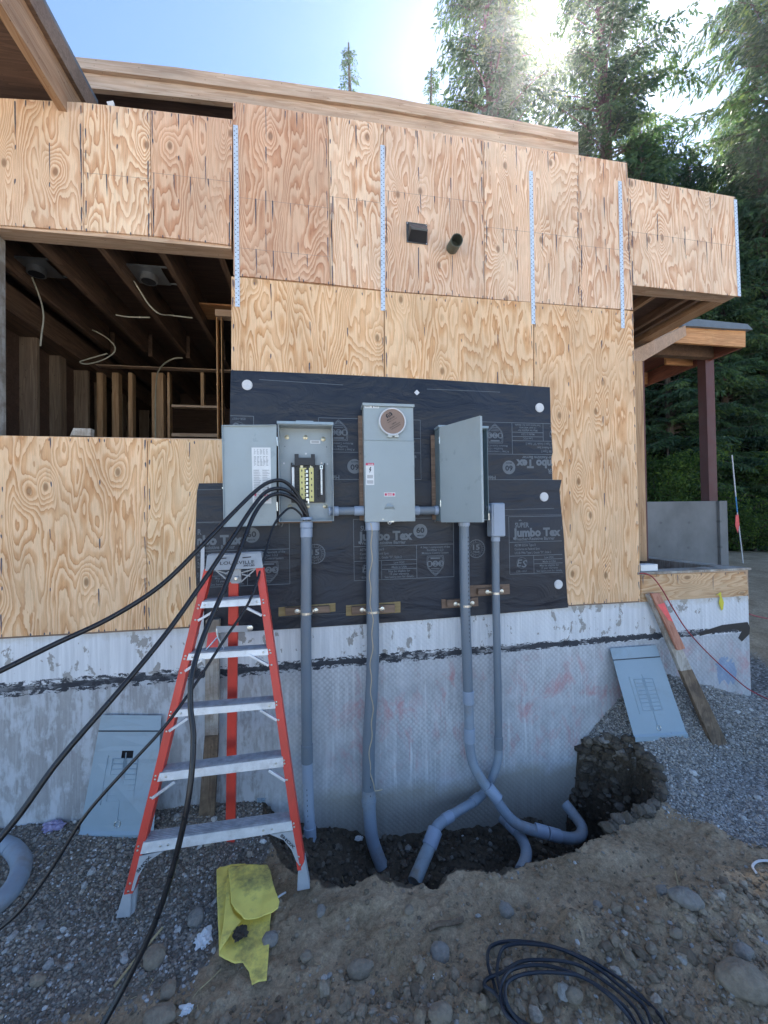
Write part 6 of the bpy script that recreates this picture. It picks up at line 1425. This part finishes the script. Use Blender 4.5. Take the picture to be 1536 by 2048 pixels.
T=[ # variant, bearing pixel, Y, rot, scale, label
 (FA,1006,11.6,.3,1.06,'tall conifer left of the sun with drooping boughs hanging over the roof end'),
 (FB,1238,11.0,1.7,.98,'thick trunked conifer right of the sun that fills the top of the sky'),
 (FB,1580,8.0,3.4,.95,'conifer at the right edge reaching long drooping branches into the frame'),
 (FA,1325,13.5,2.5,.74,'dense conifer just behind the thick trunked one at the right'),
 (FA,1425,12.5,5.1,.58,'tall conifer filling the gap near the top right corner'),
 (FC,1150,10.2,.8,.92,'shorter dark conifer showing above the end of the plywood wall'),
 (FC,1290,9.4,2.9,1.0,'shorter dark conifer right behind the upper right plywood bay'),
 (FC,1400,10.0,4.4,1.05,'dark conifer whose boughs sweep down behind the red steel post'),
 (FC,1345,7.2,5.6,.66,'low bushy conifer seen below the porch roof left of the steel post'),
 (FC,1500,8.8,1.1,.98,'dark conifer right of the steel post at mid height'),
 (FC,1310,8.0,3.9,.60,'low dark conifer right beside the wall corner stud'),
 (FD,718,15.0,0.,1.0,'small distant conifer tip standing alone above the middle of the roof'),
 (FD,866,14.0,2.,.90,'thin conifer tip poking above the roof left of the tall conifer'),
 (FB,1500,15.5,2.2,.9,'far conifer behind the trees at the right edge'),
 (FB,1290,16.0,5.5,.85,'farthest conifer between the two thick ones at the right'),
 (FC,1545,7.4,.2,.9,'dark conifer beyond the marker rod at the right edge'),
 (FC,1455,7.4,1.3,.7,'low conifer framing the steel post on its right'),
 (FC,1075,12.5,3.3,.95,'shorter conifer low behind the roof end under the sun'),
]
T=[(v,azx(p,y),y,rz,s_,lab) for v,p,y,rz,s_,lab in T]
trees=[]
for i_,(tx,ty) in ((11,(715,93)),(12,(866,130))):
    v,x,y,rz,s_,lab=T[i_]; zt_=P(tx,ty,y).z; T[i_]=(v,x,y,rz,(zt_-hz(x,y)+.15)/21.2,lab)
for k,(v,x,y,rz,s_,lab) in enumerate(T):
    o=tree_obj('conifer_tree',v[0],v[1],(x,y,hz(x,y)-.15),lab,'tree','conifers behind the house',rz,s_)
for (v,x,y,rz,s_,lab) in ((SA,azx(1340,6.4),6.4,0,.8,'leafy green shrub at the forest edge left of the steel post'),(SA,azx(1470,7),7.,2.,.9,'leafy shrub with sunlit tips right of the steel post'),(SB,azx(1480,5.8),5.8,1.,.75,'low shrub at the forest edge behind the marker rod'),
    (SB,azx(1310,6.2),6.2,3.,.9,'low dark shrub above the concrete wing wall'),(SB,azx(1530,6.2),6.2,4.,.9,'low green shrub at the right edge of the clearing'),(SB,azx(1505,6.0),6.,5.,.7,'low rounded shrub between marker rod and right edge'),(SA,azx(1530,7.6),7.6,3.,.8,'larger leafy shrub beyond the dirt bank at the right edge')):
    tree_obj('shrub',v[0],v[1],(x,y,hz(x,y)-.1),lab,'shrub','shrubs at the forest edge',rz,s_)
# far-off woodland that reads as one mass
n=60000; xs=rng.uniform(-12,60,n); ys=24+rng.uniform(0,9,n)+np.abs(xs-20)*.05; hh=9+4*np.sin(xs*.9)+3*np.sin(xs*.37+2); zz=1+rng.random(n)*hh
pos=np.c_[xs,ys,zz]; me=leaves_mesh('woodland',pos,rng.normal(0,1,(n,3))+np.array([0,0,-.6]),rng.uniform(.4,.9,n),rng.uniform(.2,.45,n),rng.random(n)*.6,M['needle'])
o=bpy.data.objects.new('woodland',me); COL.objects.link(o); tag(o,'distant dark woodland behind the nearer conifers','woodland',kind='stuff')
# weeds at the edge of the clearing
n=9000; xs=rng.uniform(7.4,16,n); ys=rng.uniform(5.6,8.6,n); k=(ys>5.9+.25*np.sin(xs*2)+rng.random(n)*.6); xs=xs[k];ys=ys[k]; n=len(xs); z,_,_=height(xs,ys)
me=leaves_mesh('weeds',np.c_[xs,ys,z],np.c_[rng.normal(0,.5,n),rng.normal(0,.5,n),rng.uniform(.5,1,n)],rng.uniform(.12,.42,n),rng.uniform(.02,.06,n),rng.random(n)*.8,M['needle'])
o=bpy.data.objects.new('weeds',me); COL.objects.link(o); tag(o,'low green weeds along the foot of the forest edge','weeds',kind='stuff')

# ---- haze volume added for the glow around the sun
M['haze']=bpy.data.materials.new('sun_glow_haze'); M['haze'].use_nodes=True; t=M['haze'].node_tree; t.nodes.clear()
o_=t.nodes.new('ShaderNodeOutputMaterial'); v_=t.nodes.new('ShaderNodeVolumePrincipled'); v_.inputs['Color'].default_value=(.93,.96,1,1); v_.inputs['Density'].default_value=HAZE_D; v_.inputs['Anisotropy'].default_value=.866
t.links.new(v_.outputs[0],o_.inputs['Volume'])
hb_=MB(); hb_.box(-275,275,-275,275,-4.5,34); tag(hb_.build('haze',M['haze'],None,loc=(0,0,-4.5)),'thin haze volume added to make the glow around the sun','haze',kind='stuff')
